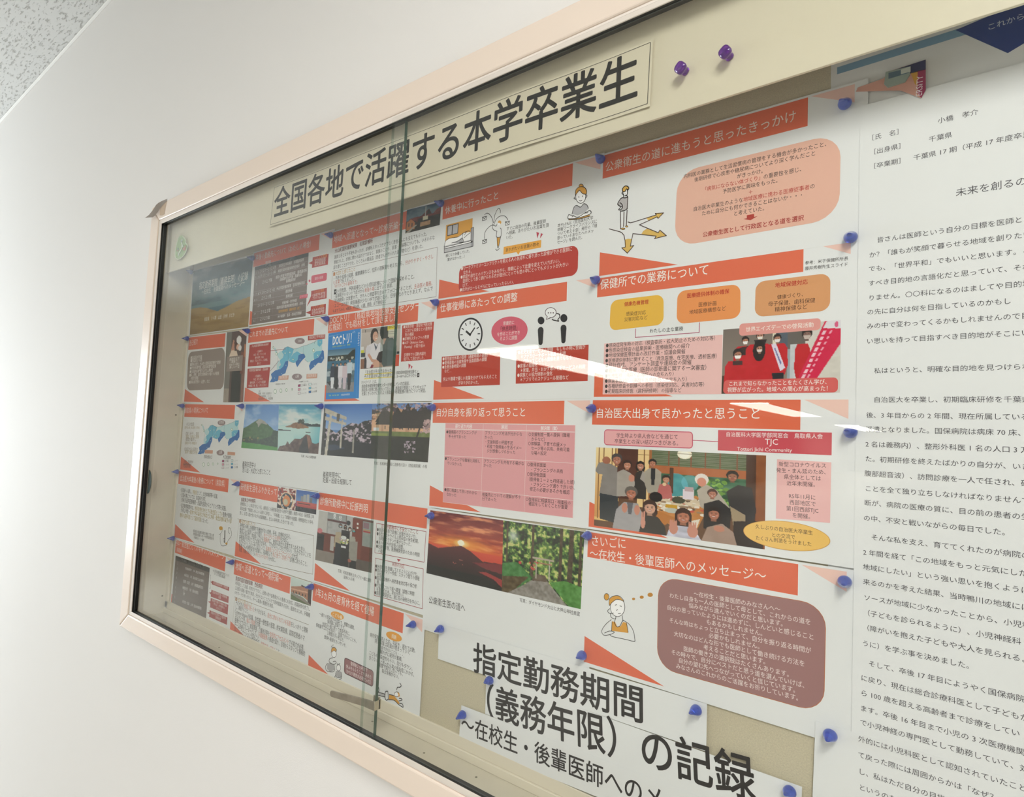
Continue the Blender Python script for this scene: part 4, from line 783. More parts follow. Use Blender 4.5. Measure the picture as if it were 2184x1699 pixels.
ls = [('●感染症発生時の対応（検査委託・拡大防止のための対応等）', 182, 780, 1032, 722), ('●性感染症検査の結果説明・医療機関への紹介', 180, 818, 818, 782), ('●地域保健医療計画の改訂作業・協議会開催', 180, 855, 785, 825), ('●医療提供体制に関すること（救急医療、在宅医療、透析医療）', 178, 893, 1045, 858), ('●統計作成、アンケート調査や連絡会の開催', 178, 932, 832, 906), ('●難病・指定医療（医師の診断書に関する一次審査）', 176, 970, 968, 945), ('●医療監視（病院や診療所への立ち入り）', 175, 1008, 718, 992), ('●麻薬事故対応（薬局や医療機関への立ち入り）', 175, 1046, 818, 1032), ('●各種研修会や訓練への参加（感染症対応、災害対応等）', 175, 1085, 948, 1072), ('●初期臨床研修医（選択研修時）の指導など', 175, 1124, 755, 1115)]
for t, x0, y0, x1, y1 in ls: s.text('list_lettering', t, x0, y0, x1, y1, '4A4442', 1.2, 5)
p = Pic(180, 110, '8A8078'); p.grad('7C726A', '94887C', 0, 1); p.rect(.45, 0, .48, .4, 'E6E0C8'); p.rect(.48, .05, .58, .5, '5A6470', .05); p.rect(.58, .05, .68, 1, '9AA8B0'); p.rect(.58, .12, .68, .36, '6A6460'); p.rect(.66, 0, 1, 1, 'D8D4CC', .04); p.rect(.66, .05, .72, .3, '6A645E'); p.rect(0, .72, .5, 1, '4A3C30', .1); p.rect(.6, .3, .7, .95, 'C8CCD0', .08); p.rect(.4, .86, .62, 1, 'A87850', .1); p.rect(.86, .5, 1, .9, 'D6D2C8', .05)
def jacket(x, y, w, h, c='C8202C'):
    p.poly([(x - w * .35, y), (x + w * .35, y), (x + w * .5, y + h * .15), (x + w * .55, y + h * .7), (x + w * .4, y + h), (x - w * .4, y + h), (x - w * .55, y + h * .7), (x - w * .5, y + h * .15)], c, .06)
jacket(.21, .28, .2, .4); p.head(.21, .2, .032, 'B88068', '2A2020', 1.5, mask='F4F2F0'); p.poly([(.16, .3), (.25, .28), (.24, .42), (.15, .42)], '3A2C2C')
jacket(.33, .26, .22, .4); p.head(.34, .14, .034, 'C08A70', '2A2020', 1.5, mask='E8E4DC'); p.poly([(.29, .2), (.4, .2), (.38, .32), (.3, .3)], '30282A')
jacket(.49, .27, .17, .46); p.head(.49, .2, .033, 'B88068', '2A2020', 1.5, mask='F0ECE8'); p.poly([(.44, .28), (.48, .27), (.56, .63), (.52, .68)], 'E4DCEC'); p.poly([(.465, .34), (.475, .34), (.53, .56), (.52, .58)], '7078B0'); p.rect(.44, .7, .55, .9, '22242C')
jacket(.7, .3, .12, .5); p.head(.735, .17, .04, '8A6A60', '241C1C', 1.5, mask='C8B8B0')
jacket(.13, .5, .2, .5); p.head(.145, .4, .042, 'B07A64', '2A2224', 1.5, mask='FAF8F6'); p.rect(.1, .5, .19, .56, '4A3434')
jacket(.335, .48, .22, .5); p.ell(.335, .36, .055, .16, '241E20'); p.head(.338, .33, .032, 'C08A70', '2A2020', 1.5, mask='E6DCD8'); p.rect(.05, .9, .4, 1, '1E1A1A')
p.poly([(.88, -.02), (1, -.02), (1, .32), (.78, .9), (.66, .92), (.67, .78)], 'D81F4C', .05); p.poly([(.90, -.02), (1.0, -.02), (1, .12), (.86, .1)], 'E4E0E6'); p.ell(.965, .06, .015, .04, 'E0608A')
for k in range(9): t_ = .14 + k * .075; p.poly([(.90 - t_ * .26, t_), (.925 - t_ * .26, t_), (.91 - t_ * .26, t_ + .05), (.885 - t_ * .26, t_ + .05)], 'F4C8D4'); p.poly([(.96 - t_ * .28, t_), (.975 - t_ * .28, t_), (.96 - t_ * .28, t_ + .04), (.945 - t_ * .28, t_ + .04)], 'F0A8BC')
crop(1530, 680, 7.8)
s.photo('group_photo', [(100, 178), (2055, 15), (2040, 1222), (68, 1245)], p.out(), 3)
s.rrect('photo_caption', 'E8A098', [(370, 80), (1722, -15), (1715, 180), (362, 283)], .0035, 5); s.text('photo_caption_lettering', '世界エイズデーでの啓発活動', 472, 215, 1605, 135, 'FBEDE6', 1.1, 6, off=.01, res=2)
s.rrect('photo_caption', 'DC6460', [(108, 1020), (2008, 970), (2005, 1220), (95, 1245)], .004, 5); s.text('photo_caption_lettering', 'これまで知らなかったことをたくさん学び、', 188, 1118, 1880, 1085, 'FDF2EC', 1.15, 6, off=.006, res=2); s.text('photo_caption_lettering', '視野が広がった。地域への関心が高まった！', 165, 1220, 1900, 1195, 'FDF2EC', 1.15, 6, off=.006, res=2)
done(s)

# ---- B3 mountain and coast
s = slide('B3', 'sheet with green mountain and island coast photos above black caption', False, False, False)
crop(500, 850, 10.92)
p = Pic(72, 92, '6A98C8'); p.grad('4E86C8', '88AEDA', 0, .6); p.mix(np.clip((p.noise(3, 5, 4) - .52) * 2.6, 0, .6) * (p.Y < .5), 'C4D8EC')
p.poly([(0, .55), (.12, .50), (.3, .40), (.44, .33), (.5, .33), (.6, .37), (.75, .47), (.88, .56), (1, .62), (1, 1), (0, 1)], '3F6636', .16, 24); p.poly([(.36, .40), (.44, .33), (.5, .33), (.6, .37), (.7, .45), (.62, .44), (.52, .42), (.44, .52), (.42, .44)], 'A09E92', .12); p.poly([(0, .78), (.2, .74), (.5, .78), (.8, .7), (.86, .56), (1, .58), (1, 1), (0, 1)], '26432A', .2, 30); p.rect(.0, .87, 1, 1, '26432A'); p.poly([(0, .86), (.3, .87), (.6, .89), (1, .93), (1, 1), (0, 1)], '4C9440', .06); p.blobs(6, .05, .5, .74, .82, .02, ['8E8450', '5A6A38'])
s.photo('mountain_photo', [(268, 132), (1038, 132), (1005, 1208), (158, 1145)], p.out(), 2)
p = Pic(86, 92, '9CCBD0'); p.grad('2F8FB6', 'BFDCD8', 0, .45); n = p.noise(3, 8, 4); p.mix(np.clip((n - .42) * 3, 0, .85) * (p.Y < .46) * (p.Y > .03), 'E6E6E0'); p.mix(np.clip((.4 - n) * 3, 0, .6) * (p.Y < .4), '2F8CB4'); p.mix((p.Y >= .46) * 1.0, 'BCDDD8'); p.mix(np.clip((p.Y - .6) * 2, 0, .8) * (p.X > .4), '5AB4C2'); p.mix(np.clip(p.X - .72, 0, .3) * 2 * (p.Y > .46), '3AA4BC')
p.poly([(.6, .40), (.7, .39), (.8, .41), (.92, .39), (1, .41), (1, .46), (.6, .46)], '243638'); p.poly([(.14, .48), (.3, .44), (.38, .39), (.5, .37), (.6, .41), (.76, .48), (.5, .51), (.3, .49)], '8E6644', .2); p.blobs(18, .48, .62, .33, .39, .02, ['26301E', '34402A']); p.poly([(0, .53), (.14, .54), (.34, .55), (.3, .57), (.1, .57), (0, .56)], '46484C'); p.ell(.73, .575, .06, .013, '46484C')
p.poly([(0, .98), (.05, .9), (.2, .86), (.25, .78), (.3, .84), (.42, .72), (.55, .72), (.62, .68), (.68, .62), (.78, .63), (.84, .78), (.92, .8), (1, .76), (1, 1), (0, 1)], '5C4640', .3, 16); p.poly([(.54, .94), (.62, .72), (.7, .64), (.74, .78), (.78, 1), (.56, 1)], '2E2E30', .1); p.poly([(.7, .63), (.78, .64), (.82, .8), (.76, .9)], '8A6250', .15)
s.photo('island_photo', [(1040, 132), (2038, 132), (1952, 1288), (1008, 1210)], p.out(), 2)
s.text('photo_credit', '写真：大山と浦富海岸', 1550, 1362, 1905, 1400, DK, 1.1)
crop(240, 840, 3.398)
s.text('body_lettering', '義務年限中の', 940, 532, 1040, 540, DK, 1.6); s.text('body_lettering', '思い出・大切だと感じたこと', 940, 570, 1145, 588, DK, 1.5)
done(s)

# ---- C3 shrine gate and hospital
s = slide('C3', 'sheet with stone shrine gate and cherry blossom hospital photos', False, False, False)
crop(640, 840, 4.719)
p = Pic(92, 108, '5A86BC'); p.grad('3E74C0', '96B4DC', 0, .5)
m = p.mask([(0, .45), (.2, .5), (.3, .56), (.45, .44), (.6, .36), (.75, .38), (.85, .32), (1, .3), (1, 1), (0, 1)]); p.A[m] = hexc('2C2C30'); n = p.noise(26, 30, 2); mm = m & (p.Y < .75); p.A[mm & (n > .56)] = hexc('9A8A96'); p.A[mm & (n > .66)] = hexc('C8B8C4'); p.A[mm & (n < .36)] = hexc('1C1C20'); p.poly([(0, .7), (1, .72), (1, 1), (0, 1)], '1F242A', .06); p.poly([(.1, .8), (.3, .78), (.5, .84), (.2, .9)], '2E3C50')
p.poly([(0, .08), (.06, .1), (.06, 1), (0, 1)], '3A3A38', .2)
st = 'BFB8A8'; p.poly([(.03, .08), (.1, .1), (.5, .25), (.5, .31), (.1, .2), (.03, .17)], st, .15); p.poly([(.04, .24), (.5, .36), (.5, .41), (.04, .31)], st, .15); p.poly([(.3, .18), (.36, .2), (.35, .34), (.29, .33)], '55524C'); p.poly([(.14, .2), (.19, .21), (.14, 1), (.08, 1)], 'C6C0B2', .2); p.poly([(.4, .3), (.43, .31), (.42, .84), (.39, .84)], st, .15)
p.poly([(.65, .48), (.68, .48), (.67, .92), (.64, .92)], '9A968C', .2)
s.photo('shrine_photo', [(245, 103), (727, 97), (708, 648), (208, 612)], p.out(), 2)
p = Pic(120, 110, '5A78A8'); p.grad('5E86C4', '8FA8CC', 0, .3); p.poly([(0, .12), (.3, .1), (.38, .04), (.5, .1), (.62, .12), (.62, .08), (.76, .08), (.76, .14), (1, .2), (1, .6), (0, .6)], 'C89878', .05); p.poly([(0, .1), (.1, .14), (.2, .08), (.34, .02), (.46, .14), (.3, .1), (.18, .16), (0, .2)], '4A4440')
for y in (.2, .27): p.poly([(0, y), (.3, y + .01), (.5, y + .03), (.7, y), (1, y + .02), (1, y + .035), (.7, y + .02), (.5, y + .05), (.3, y + .03), (0, y + .02)], 'E4C4A4' if y < .25 else '5E4436')
for x in (.1, .3, .52, .75, .92): p.poly([(x - .08, .32), (x, .26), (x + .08, .32), (x + .08, .5), (x - .08, .5)], 'DDB08C')
for x in (.24, .34, .38, .5, .54, .64, .68, .73): p.rect(x, .4, x + .018, .46, '3A302C')
p.rect(0, .5, 1, .6, '6C7A40', .12); p.rect(0, .58, 1, 1, '232620', .10); p.rect(.04, .44, .14, .49, 'E8E8EC'); p.rect(0, .54, .3, .58, '8A9A48')
for _ in range(26):
    x, y = rng.rand(), rng.rand() * .2; p.poly([(x, y), (x + .012, y), (x - .25 + rng.rand() * .5, y + .25), (x - .26 + rng.rand() * .2, y + .25)], '2C2626')
p.blobs(70, 0, 1, 0, .14, .018, ['4A4048', '7A6A74', 'B09CA8']); p.poly([(.9, .12), (.92, .12), (.8, .62), (.77, .62)], '241E1E'); p.blobs(34, .58, .78, .66, .86, .012, ['C4B4C0', '9A8C98', '786C76'])
p.blobs(26, .86, 1, .3, .5, .02, ['C8A8A8', 'A48888'])
s.photo('hospital_photo', [(727, 97), (1327, 88), (1287, 687), (708, 648)], p.out(), 2)
s.text('photo_credit', '写真：名和神社の桜と法勝寺川沿い（西伯病院横）の桜', 742, 712, 1278, 748, DK, 1.2)
s.text('body_lettering', '義務年限中に', 228, 838, 412, 850, DK, 1.3, res=2); s.text('body_lettering', '妊娠・出産を経験して', 228, 890, 520, 920, DK, 1.3, res=2)
done(s)

# ---- D3 pink table
s = slide('D3', 'slide with large pink three column table, centre of the third row')
crop(880, 840, 4.998)
s.text('title_lettering', '自分自身を振り返って思うこと', 248, 240, 1210, 243, 'FDF6F0', 1.15, off=.003, res=2)
q = quad([(352, 310), (1735, 332), (1708, 1322), (325, 1150)])
s.fill('table', 'E5A2A6', [q(0, 0), q(1, 0), q(1, 1), q(0, 1)], 3); s.fill('table', 'E8A6A8', [q(0, 0), q(1, 0), q(1, .07), q(0, .07)], 4)
for v, w_ in ((0, .0004), (.074, .0009), (.41, .0005), (.81, .0005), (1, .0004)): s.line('table', 'F6E6E4', [q(0, v), q(1, v)], w_, 5)
for u in (0, .292, .625, 1): s.line('table', 'F0D4D4', [q(u, 0), q(u, 1)], .0005, 5)
for t, u0, u1 in (('振り返り内容', .075, .207), ('原因', .43, .48), ('解決策（案）', .735, .88)): s.text('table_lettering', t, *q(u0, .062), *q(u1, .062), 'FDF4F2', 1.2, 6, off=.01)
B = '4A3E40'
for lines, a_, b_, c_, r_ in ((['●復帰前のプランニングが', '　不十分であった'], (358, 422), (688, 432), (357, 470), 0), (['●プランニングを職場と共有し', '　ていなかった'], (343, 705), (725, 738), (342, 752), 0), (['●誰に相談して良いかわから', '　なかった'], (338, 1035), (692, 1076), (338, 1082), 0),
        (['プランニング方法が分からな', 'かった', '・支援制度の把握不足', '・初産で復帰後の生活イメー', '　ジが想像しづらかった'], (770, 432), (1170, 448), (765, 622), 0), (['プランニングを共有する場がな', 'かった'], (757, 733), (1190, 763), (755, 778), 0), (['相談先についての理解が不十', '分であった'], (742, 1090), (1157, 1122), (742, 1135), 0),
        (['○支援制度一覧の提供（職場', '　からなど）', '○体験談、子育て応援メッ', '　セージ等の共有、共有可能', '　な場の設定'], (1235, 450), (1680, 462), (1230, 645), 0), (['○復帰前面談', '　・プランニングの共有', '○復帰後面談', '（復帰後１－２ヵ月経過した頃）', '　・プランニング通りで良いか、', '　修正の必要があるかを確認'], (1222, 770), (1428, 782), (1215, 1030), 0), (['○復帰前に相談窓口・相談役の', '　確認をしておくことが重要'], (1205, 1140), (1692, 1185), (1203, 1185), 0)):
    s.block('table_lettering', lines, a_, b_, c_, r_, k=1.15, cols=B, lv=6)
done(s)

# ---- E3 dinner
s = slide('E3', 'slide with large photo of a dinner gathering and yellow oval', mr=.011)
crop(1240, 830, 3.5226)
s.text('title_lettering', '自治医大出身で良かったと思うこと', 105, 215, 1352, 225, 'FDF8F4', 1.08, off=.003, res=2)
s.rrect('pink_box', 'F0B2B4', [(172, 300), (838, 318), (838, 445), (170, 418)], .004, 3, edge='D0506A', ew=.0009)
s.text('box_lettering', '学生時より県人会などを通じて', 262, 363, 728, 376, '5A3A3C', 1.1, 5, res=2); s.text('box_lettering', '卒業生との深い結びつきがある。', 248, 405, 750, 424, '5A3A3C', 1.1, 5, res=2)
s.line('connector', 'C85070', [(838, 383), (1028, 392)], .0007, 3)
s.fill('crimson_box', 'D2505C', [(1028, 305), (1882, 325), (1880, 495), (1025, 458)], 3)
s.text('box_lettering', '自治医科大学医学部同窓会　鳥取県人会', 1085, 355, 1815, 372, 'FBE8E8', 1.05, 5, off=.008, res=2); s.text('box_lettering', 'TJC', 1378, 418, 1488, 422, 'FFF4F2', 1.0, 5, .004, 2); s.text('box_lettering', 'Tottori Jichi Community', 1170, 462, 1712, 478, 'FFF4F2', 1.0, 5, .004, 2)
s.fill('pink_note', 'F3C0BE', [(1470, 525), (1878, 548), (1868, 1003), (1462, 970)], 3)
s.block('note_lettering', ['新型コロナウイルス', '発生・まん延のため、', '県全体としては', '近年未開催。', '', 'R5年11月に', '西部地区で', '第1回西部TJC', 'を開催。'], (1482, 578), (1842, 592), (1650, 968), align='c', k=1.1, cols='5A4444', lv=4, res=2)
p = Pic(300, 176, '6A4A34')
p.rect(0, 0, .165, .92, 'E9C078'); p.grad('F6DFA4', 'D89A58', 0, .9, p.mask([(0, 0), (.14, 0), (.14, .9), (0, .88)]))
for x in (.02, .055, .11, .135): p.rect(x, 0, x + .006, .9, '8A5A30')
p.rect(.15, 0, .285, .62, '553026', .06); p.rect(.285, 0, .36, .7, 'EFCF94'); p.rect(.32, 0, .326, .7, '8A5A30'); p.rect(.285, .06, .36, .07, '8A5A30'); p.rect(.355, 0, .37, .6, 'A86A3A')
p.rect(.37, 0, .99, .2, '5A6A48', .12)
for k in range(22): p.rect(.37, k * .009, .93, k * .009 + .003, '8A8C78')
for x in (.47, .53, .6, .68, .76, .85): p.rect(x, 0, x + .008, .2, '8A5236')
p.rect(.37, .18, .99, .28, 'B4683C', .05); p.rect(.37, .27, .95, .62, '3E6E50', .35)
p.mix((np.hypot((p.X - .52) / .07, (p.Y - .42) / .16) < 1) * .7, '52B0C4'); p.mix((np.hypot((p.X - .6) / .05, (p.Y - .36) / .09) < 1) * .5, '7ACCE0'); p.rect(.48, .2, .505, .5, '5A3C2C'); p.blobs(60, .66, .8, .3, .6, .012, ['6A9A3C', '3E6A34', '8AB858'], 1.5); p.rect(.95, 0, 1, 1, '8E5028', .08); p.rect(.9, 0, .95, 1, '4A2C20', .05)
p.ell(.565, .035, .042, .055, 'F8F2DA'); p.ell(.565, .04, .03, .04, 'FFFCEE'); p.rect(.524, .03, .606, .034, '8A7850')
# table
p.poly([(.4, .58), (.64, .5), (.7, .64), (.64, .9), (.48, .86), (.38, .72)], 'C88648', .1); p.poly([(.39, .58), (.6, .5), (.69, .6), (.58, .66), (.4, .66)], 'D9C8AC', .2); p.blobs(70, .4, .68, .54, .72, .012, ['F2EDE2', 'D8C8A8', 'A08468', 'E8E0D2', '6A5444', 'C8584A'], .8); p.ell(.535, .57, .04, .04, '4A4A38'); p.ell(.5, .7, .045, .03, 'C4C8BC'); p.rect(.46, .63, .53, .67, 'D0A030'); p.rect(.56, .44, .625, .55, 'E6DCE4'); p.rect(.57, .41, .62, .46, 'C4A8AC'); p.poly([(.42, .72), (.52, .78), (.46, .88), (.4, .8)], 'C07A38'); p.poly([(.6, .8), (.66, .76), (.64, .88), (.58, .84)], 'E8E0D0')
# standing people at the left
p.poly([(.0, .30), (.02, .2), (.06, .18), (.1, .2), (.15, .24), (.16, .6), (.03, .62), (.05, .34), (.02, .34)], '8C8682', .05); p.poly([(.035, .58), (.16, .6), (.17, .94), (.04, .9)], '343A40', .04); p.head(.145, .14, .034, 'B87A62', '4A4444', 1.5); p.ell(.075, .16, .028, .045, 'A86A50')
p.poly([(.15, .3), (.19, .26), (.24, .3), (.27, .42), (.24, .58), (.15, .6)], 'ADA59C', .05); p.head(.215, .2, .028, 'C88C70', '3A2622', 1.5); p.ell(.245, .36, .02, .045, 'D0907A')
p.poly([(.27, .3), (.3, .25), (.34, .3), (.34, .6), (.26, .6)], '34302E'); p.head(.3, .2, .026, 'C48A70', '1E1818', 1.5, long=True); p.poly([(.315, .26), (.345, .3), (.34, .42), (.3, .36)], 'A8A098')
p.poly([(.33, .26), (.36, .22), (.4, .22), (.43, .26), (.43, .5), (.4, .52), (.35, .52), (.33, .42)], 'A8A092', .04); p.poly([(.365, .22), (.395, .22), (.39, .42), (.37, .42)], '26282E'); p.head(.375, .16, .024, 'B87E64', '1E1A1A', 1.5)
p.poly([(.41, .5), (.42, .41), (.46, .38), (.49, .42), (.5, .56), (.42, .58)], 'C06A66', .06); p.head(.46, .34, .024, 'C48A6E', '2A1E1C', 1.5); p.ell(.45, .4, .012, .02, 'E8C8A0')
# right side
p.poly([(.64, .44), (.69, .36), (.75, .42), (.82, .6), (.7, .66), (.66, .62)], 'B8AEA0', .05); p.ell(.665, .31, .038, .065, 'ECE4DC'); p.ell(.665, .34, .026, .05, 'D8907A')
p.poly([(.68, .58), (.76, .52), (.83, .62), (.82, .86), (.68, .86)], '242226'); p.head(.725, .46, .026, 'B87A64', '4A2C24', 1.5); 
p.poly([(.80, .42), (.86, .34), (.93, .36), (.955, .6), (.94, .74), (.88, .7), (.82, .6)], '2A282C', .03); p.poly([(.82, .58), (.9, .66), (.9, .84), (.84, .8)], 'A89478'); p.head(.83, .25, .03, 'A06A50', '1E1816', 1.5); p.poly([(.84, .74), (.99, .7), (.99, 1), (.84, 1)], '2C2220')
# front row
p.ell(.4, .56, .04, .06, '1E1A1C'); p.poly([(.13, .98), (.15, .76), (.2, .66), (.29, .66), (.32, .78), (.31, 1.0), (.13, 1)], 'A9A6A8', .05); p.poly([(.22, .66), (.26, .66), (.25, .8), (.23, .8)], '6A6A70'); p.head(.245, .54, .038, 'C07C62', '6A645E', 1.5); p.ell(.205, .73, .018, .06, 'D0907A'); p.ell(.285, .74, .018, .06, 'D0907A')
p.poly([(.3, 1), (.32, .84), (.36, .76), (.42, .8), (.46, .9), (.47, 1)], '33302F', .04); p.head(.365, .69, .042, 'D8A890', '46302A', 1.5, long=True); p.ell(.325, .88, .014, .07, 'D89A86'); p.ell(.318, .8, .006, .05, 'D89A86'); p.ell(.332, .79, .006, .05, 'D89A86')
p.poly([(.47, 1), (.49, .88), (.55, .84), (.63, .88), (.67, 1)], 'C8C8D8', .3); p.head(.565, .75, .044, 'BE7A60', '3E241E', 1.5, long=True); p.ell(.51, .9, .026, .07, 'D0907C'); p.ell(.62, .91, .03, .07, 'D0907C')
for dx in (-.018, -.008, .004, .015): p.ell(.51 + dx, .84, .005, .04, 'D0907C'); p.ell(.62 + dx * 1.1, .84, .005, .04, 'D0907C')
p.poly([(.67, 1), (.7, .84), (.78, .78), (.84, .86), (.86, 1)], 'A88E80', .05); p.head(.735, .68, .036, 'B4745C', '1E1616', 1.5, long=True); p.ell(.765, .84, .03, .035, 'C88A74')
s.photo('dinner_photo', [(112, 435), (1388, 497), (1377, 1202), (95, 1022)], p.out(), 3)
s.ell('yellow_oval', 'F5C76A', 1530, 1098, 340, 108, 5, 64, edge='E0A850', ew=.0006, slant=.12)
for t, a_ in (('久しぶりの自治医大卒業生', (1307, 1045, 1740, 1095)), ('との交流で', (1428, 1108, 1608, 1128)), ('たくさん刺激をうけました', (1308, 1130, 1732, 1180))): s.text('oval_lettering', t, *a_, '5A3E24', 1.1, 7, res=2)
done(s)

# ---- A4
s = slide('A4', 'text slide with pointing hand drawing, leftmost of the fourth row')
crop(350, 990, 5.147)
s.text('title_lettering', '自治医大卒業後の勤務について（鳥取県）', 172, 182, 688, 250, 'FBEDE4', 1.3)
for t, a_ in (('・鳥取県へ入職し、{1}常勤医{0}として、自治体病院等へ派遣。', (172, 300, 600, 380)), ('・派遣人事については、鳥取県が決定。', (172, 355, 470, 412)), ('　各県派遣先医療機関・派遣先医師からヒアリング等を実施。', (172, 408, 695, 518)), ('・指定勤務期間中は、{1}内科診療をおもとする総合医としての{0}勤務が原則。', (170, 470, 760, 600)), ('・令和２年度～{1}産休で半年以内に外科などに内科・総合診療科以外の診', (168, 520, 742, 652)), ('{1}療科も選択可能として選択可能{0}となった。', (172, 578, 495, 655))): s.text('body_lettering', t, *a_, [DK, 'B8A050'], 1.5)
for i, t in enumerate(('鳥取県は自治医卒業生が増えて安心感', '地域医療支援センターや研修管理委員会', '（地域枠など）との連携')): s.text('body_lettering', t, 318, 745 + i * 33, (545, 545, 438)[i], 798 + i * 34 - (0, 0, 20)[i], '5A5654', 1.3)
for pl in ([(605, 770), (620, 760), (635, 735), (640, 700), (615, 690)], [(620, 770), (615, 820), (625, 880), (650, 895), (690, 880), (700, 840), (735, 790), (740, 750), (725, 700), (705, 700), (705, 740), (720, 760)], [(660, 860), (650, 820), (665, 810)]): s.curve('hand_drawing', '4A4644', pl, .0009, 3)
s.line('hand_drawing', '4A4644', [(668, 730), (665, 850)], .0035, 3); s.ell('hand_drawing', 'E0A83C', 624, 700, 20, 22, 4); s.ell('hand_drawing', 'E0A83C', 684, 868, 12, 12, 4)
done(s)

# ---- B4
s = slide('B4', 'text slide with round lantern and city hospital photos, fourth row', bw=.170, pink=False)
crop(480, 1010, 6.795)
s.text('title_lettering', '研修医生活をふりかえって', 222, 235, 750, 322, 'FBF3EC', 1.35)
p = Pic(44, 52, '8A3A34'); p.A[:] = hexc('8A4038'); n = p.noise(9, 9, 2); p.A[n > .55] = hexc('E8D8CC'); p.A[n < .42] = hexc('B83228'); p.A[n < .33] = hexc('2A2222'); p.ell(.5, .62, .36, .42, 'F0C8A0'); p.ell(.5, .62, .31, .38, '2E3844'); p.blobs(26, .2, .8, .3, .95, .03, ['E8E4DC', '2E3844'], 1.2); p.ell(.5, .6, .2, .26, 'E08A4A'); p.ell(.46, .66, .12, .14, 'C8C0A0'); p.poly([(0, .75), (.3, .95), (.2, 1), (0, 1)], '2A2A2C')
s.photo('lantern_photo', [(770, 188), (1035, 230), (1020, 535), (752, 492)], p.out(), 3)
p = Pic(50, 52, '2F5FA8'); p.grad('2858A8', '6C94C8', 0, .55); p.rect(.25, .26, .36, .6, '8A8C90'); p.rect(.36, .2, .5, .6, 'A4A6A8'); p.rect(.52, .16, .64, .6, 'B0B0AE'); p.rect(.66, .28, .78, .6, '6E7074'); p.rect(.05, .52, 1, .68, 'C85A50'); p.rect(.1, .6, .7, .64, '3A2C2E'); p.rect(.05, .68, 1, .76, 'B84C48'); p.rect(0, .76, 1, 1, '2C2E34', .3)
s.photo('city_photo', [(1035, 230), (1338, 272), (1320, 590), (1020, 535)], p.out(), 3)
s.text('body_lettering', '鳥取県立中央病院', 232, 402, 440, 425, '7A3A34', 1.3, off=.01)
for t, a_ in (('研修医は１・２年目で計２０名。病院近くの研修医宿舎から徒歩で通勤。病院の有志（研修医１年', (222, 460, 1290, 655)), ('目は全員）で鳥取しゃんしゃん祭りに参加し、「中病連」として傘踊りを披露。研修医同士の仲も', (218, 525, 1280, 735)), ('良く、お互い助け合いながら切磋琢磨し、忙しい中充実した日々であった。', (212, 590, 1010, 758))): s.text('body_lettering', t, *a_, '5A5654', 1.4)
s.line('text_box', '7A6040', [(182, 652), (1285, 895), (1270, 1455), (540, 1300)], .0006, 3); s.line('text_box', '7A6040', [(200, 655), (172, 990)], .0004, 3)
s.text('body_lettering', '{1}■{2}大切だと感じたこと', 205, 710, 445, 768, [DK, 'B07020', 'C8A040'], 1.3)
for t, a_ in (('研修医の時しか経験する機会がない症例、手技、診療科がある。', (212, 775, 968, 955)), ('患者さんの話をしっかり聞き、{1}ひとつひとつの症例{0}を大切に。', (210, 838, 940, 1012)), ('手技があれば、予習をしてから{1}積極的{0}に。復習は自分の言葉でまとめると良い。', (208, 892, 1185, 1145)), ('研修医ができることには限りがある。「できないことをできない」「わからないことを', (205, 950, 1245, 1222)), ('わからない」とハッキリ言うこと！{1}指導医とのコミュニケーション{0}が大切。', (200, 1005, 1080, 1248)), ('患者さんの状態変化を意識し、指導医より{1}先に気づく気持ちで{0}診療にあたること。', (200, 1068, 1212, 1352)), ('何度、失敗があろうとも{1}ひととのつながり{0}を大切に。', (200, 1125, 748, 1288))): s.text('body_lettering', t, *a_, ['3F4442', 'D88A74'], 1.5)
done(s)

# ---- C4
s = slide('C4', 'slide with masked clinic staff photo and two crimson outlined boxes', pink=False, bw=.268)
crop(640, 840, 4.719)
s.text('title_lettering', '診療所勤務中に妊娠判明', 200, 1112, 682, 1198, 'FDF2EA', 1.3, off=.003, res=2)
p = Pic(106, 128, '7A6E68'); p.rect(0, 0, .18, .42, 'C0BEB8', .04); p.rect(.18, 0, .52, .46, '9A9A98', .06); p.rect(.18, .06, .52, .13, 'A0A4A4'); p.rect(.18, .13, .54, .17, '5A3434'); p.rect(.2, .18, .5, .42, 'B0B0AE', .15); p.rect(.54, 0, .66, .4, 'B8B8B6'); p.rect(.64, .02, 1, 1, '6A2C20', .05); p.rect(.64, .02, .8, .9, '7A3626'); p.rect(.82, .05, .99, .52, '8E9690', .06); p.rect(.83, .07, .92, .18, '8A6A74'); p.rect(.83, .2, .95, .22, 'C09050'); p.rect(.83, .23, .95, .26, 'A03030'); p.rect(.72, .1, .75, .14, 'E8E8E0'); p.rect(.72, .18, .75, .22, 'E0E0D8'); p.rect(0, .42, .36, .78, '6E3428', .05); p.rect(.26, .46, .33, .74, 'B8B4B0'); p.rect(0, .46, .14, .82, '1E1E22'); p.ell(.05, .4, .05, .05, 'D07A80'); p.rect(0, .78, .5, 1, '8A8078', .06); p.rect(.5, .8, 1, 1, '5A5048', .06); p.ell(.57, .14, .035, .05, '26262A')
for x, y, c in ((.43, .3, 'B4A488'), (.62, .34, 'A8A498')):
    p.poly([(x - .08, y + .06), (x + .08, y + .04), (x + .1, y + .34), (x - .1, y + .36)], c, .06)
p.poly([(.36, .56), (.48, .58), (.46, 1), (.34, 1)], '1C222A'); p.rect(.45, .3, .6, 1, '1A1A1E'); p.poly([(.6, .5), (.75, .46), (.74, .84), (.62, .84)], '98948A', .06); p.rect(.62, .84, .74, 1, '1C1E20')
for x, y, mk in ((.43, .22, '9AD0DC'), (.52, .23, '2A2426'), (.6, .25, 'E0DCD8'), (.67, .26, '4AB0B4')): p.head(x, y, .028, 'B88E7A', '1E1816', 1.0, long=True, mask=mk)
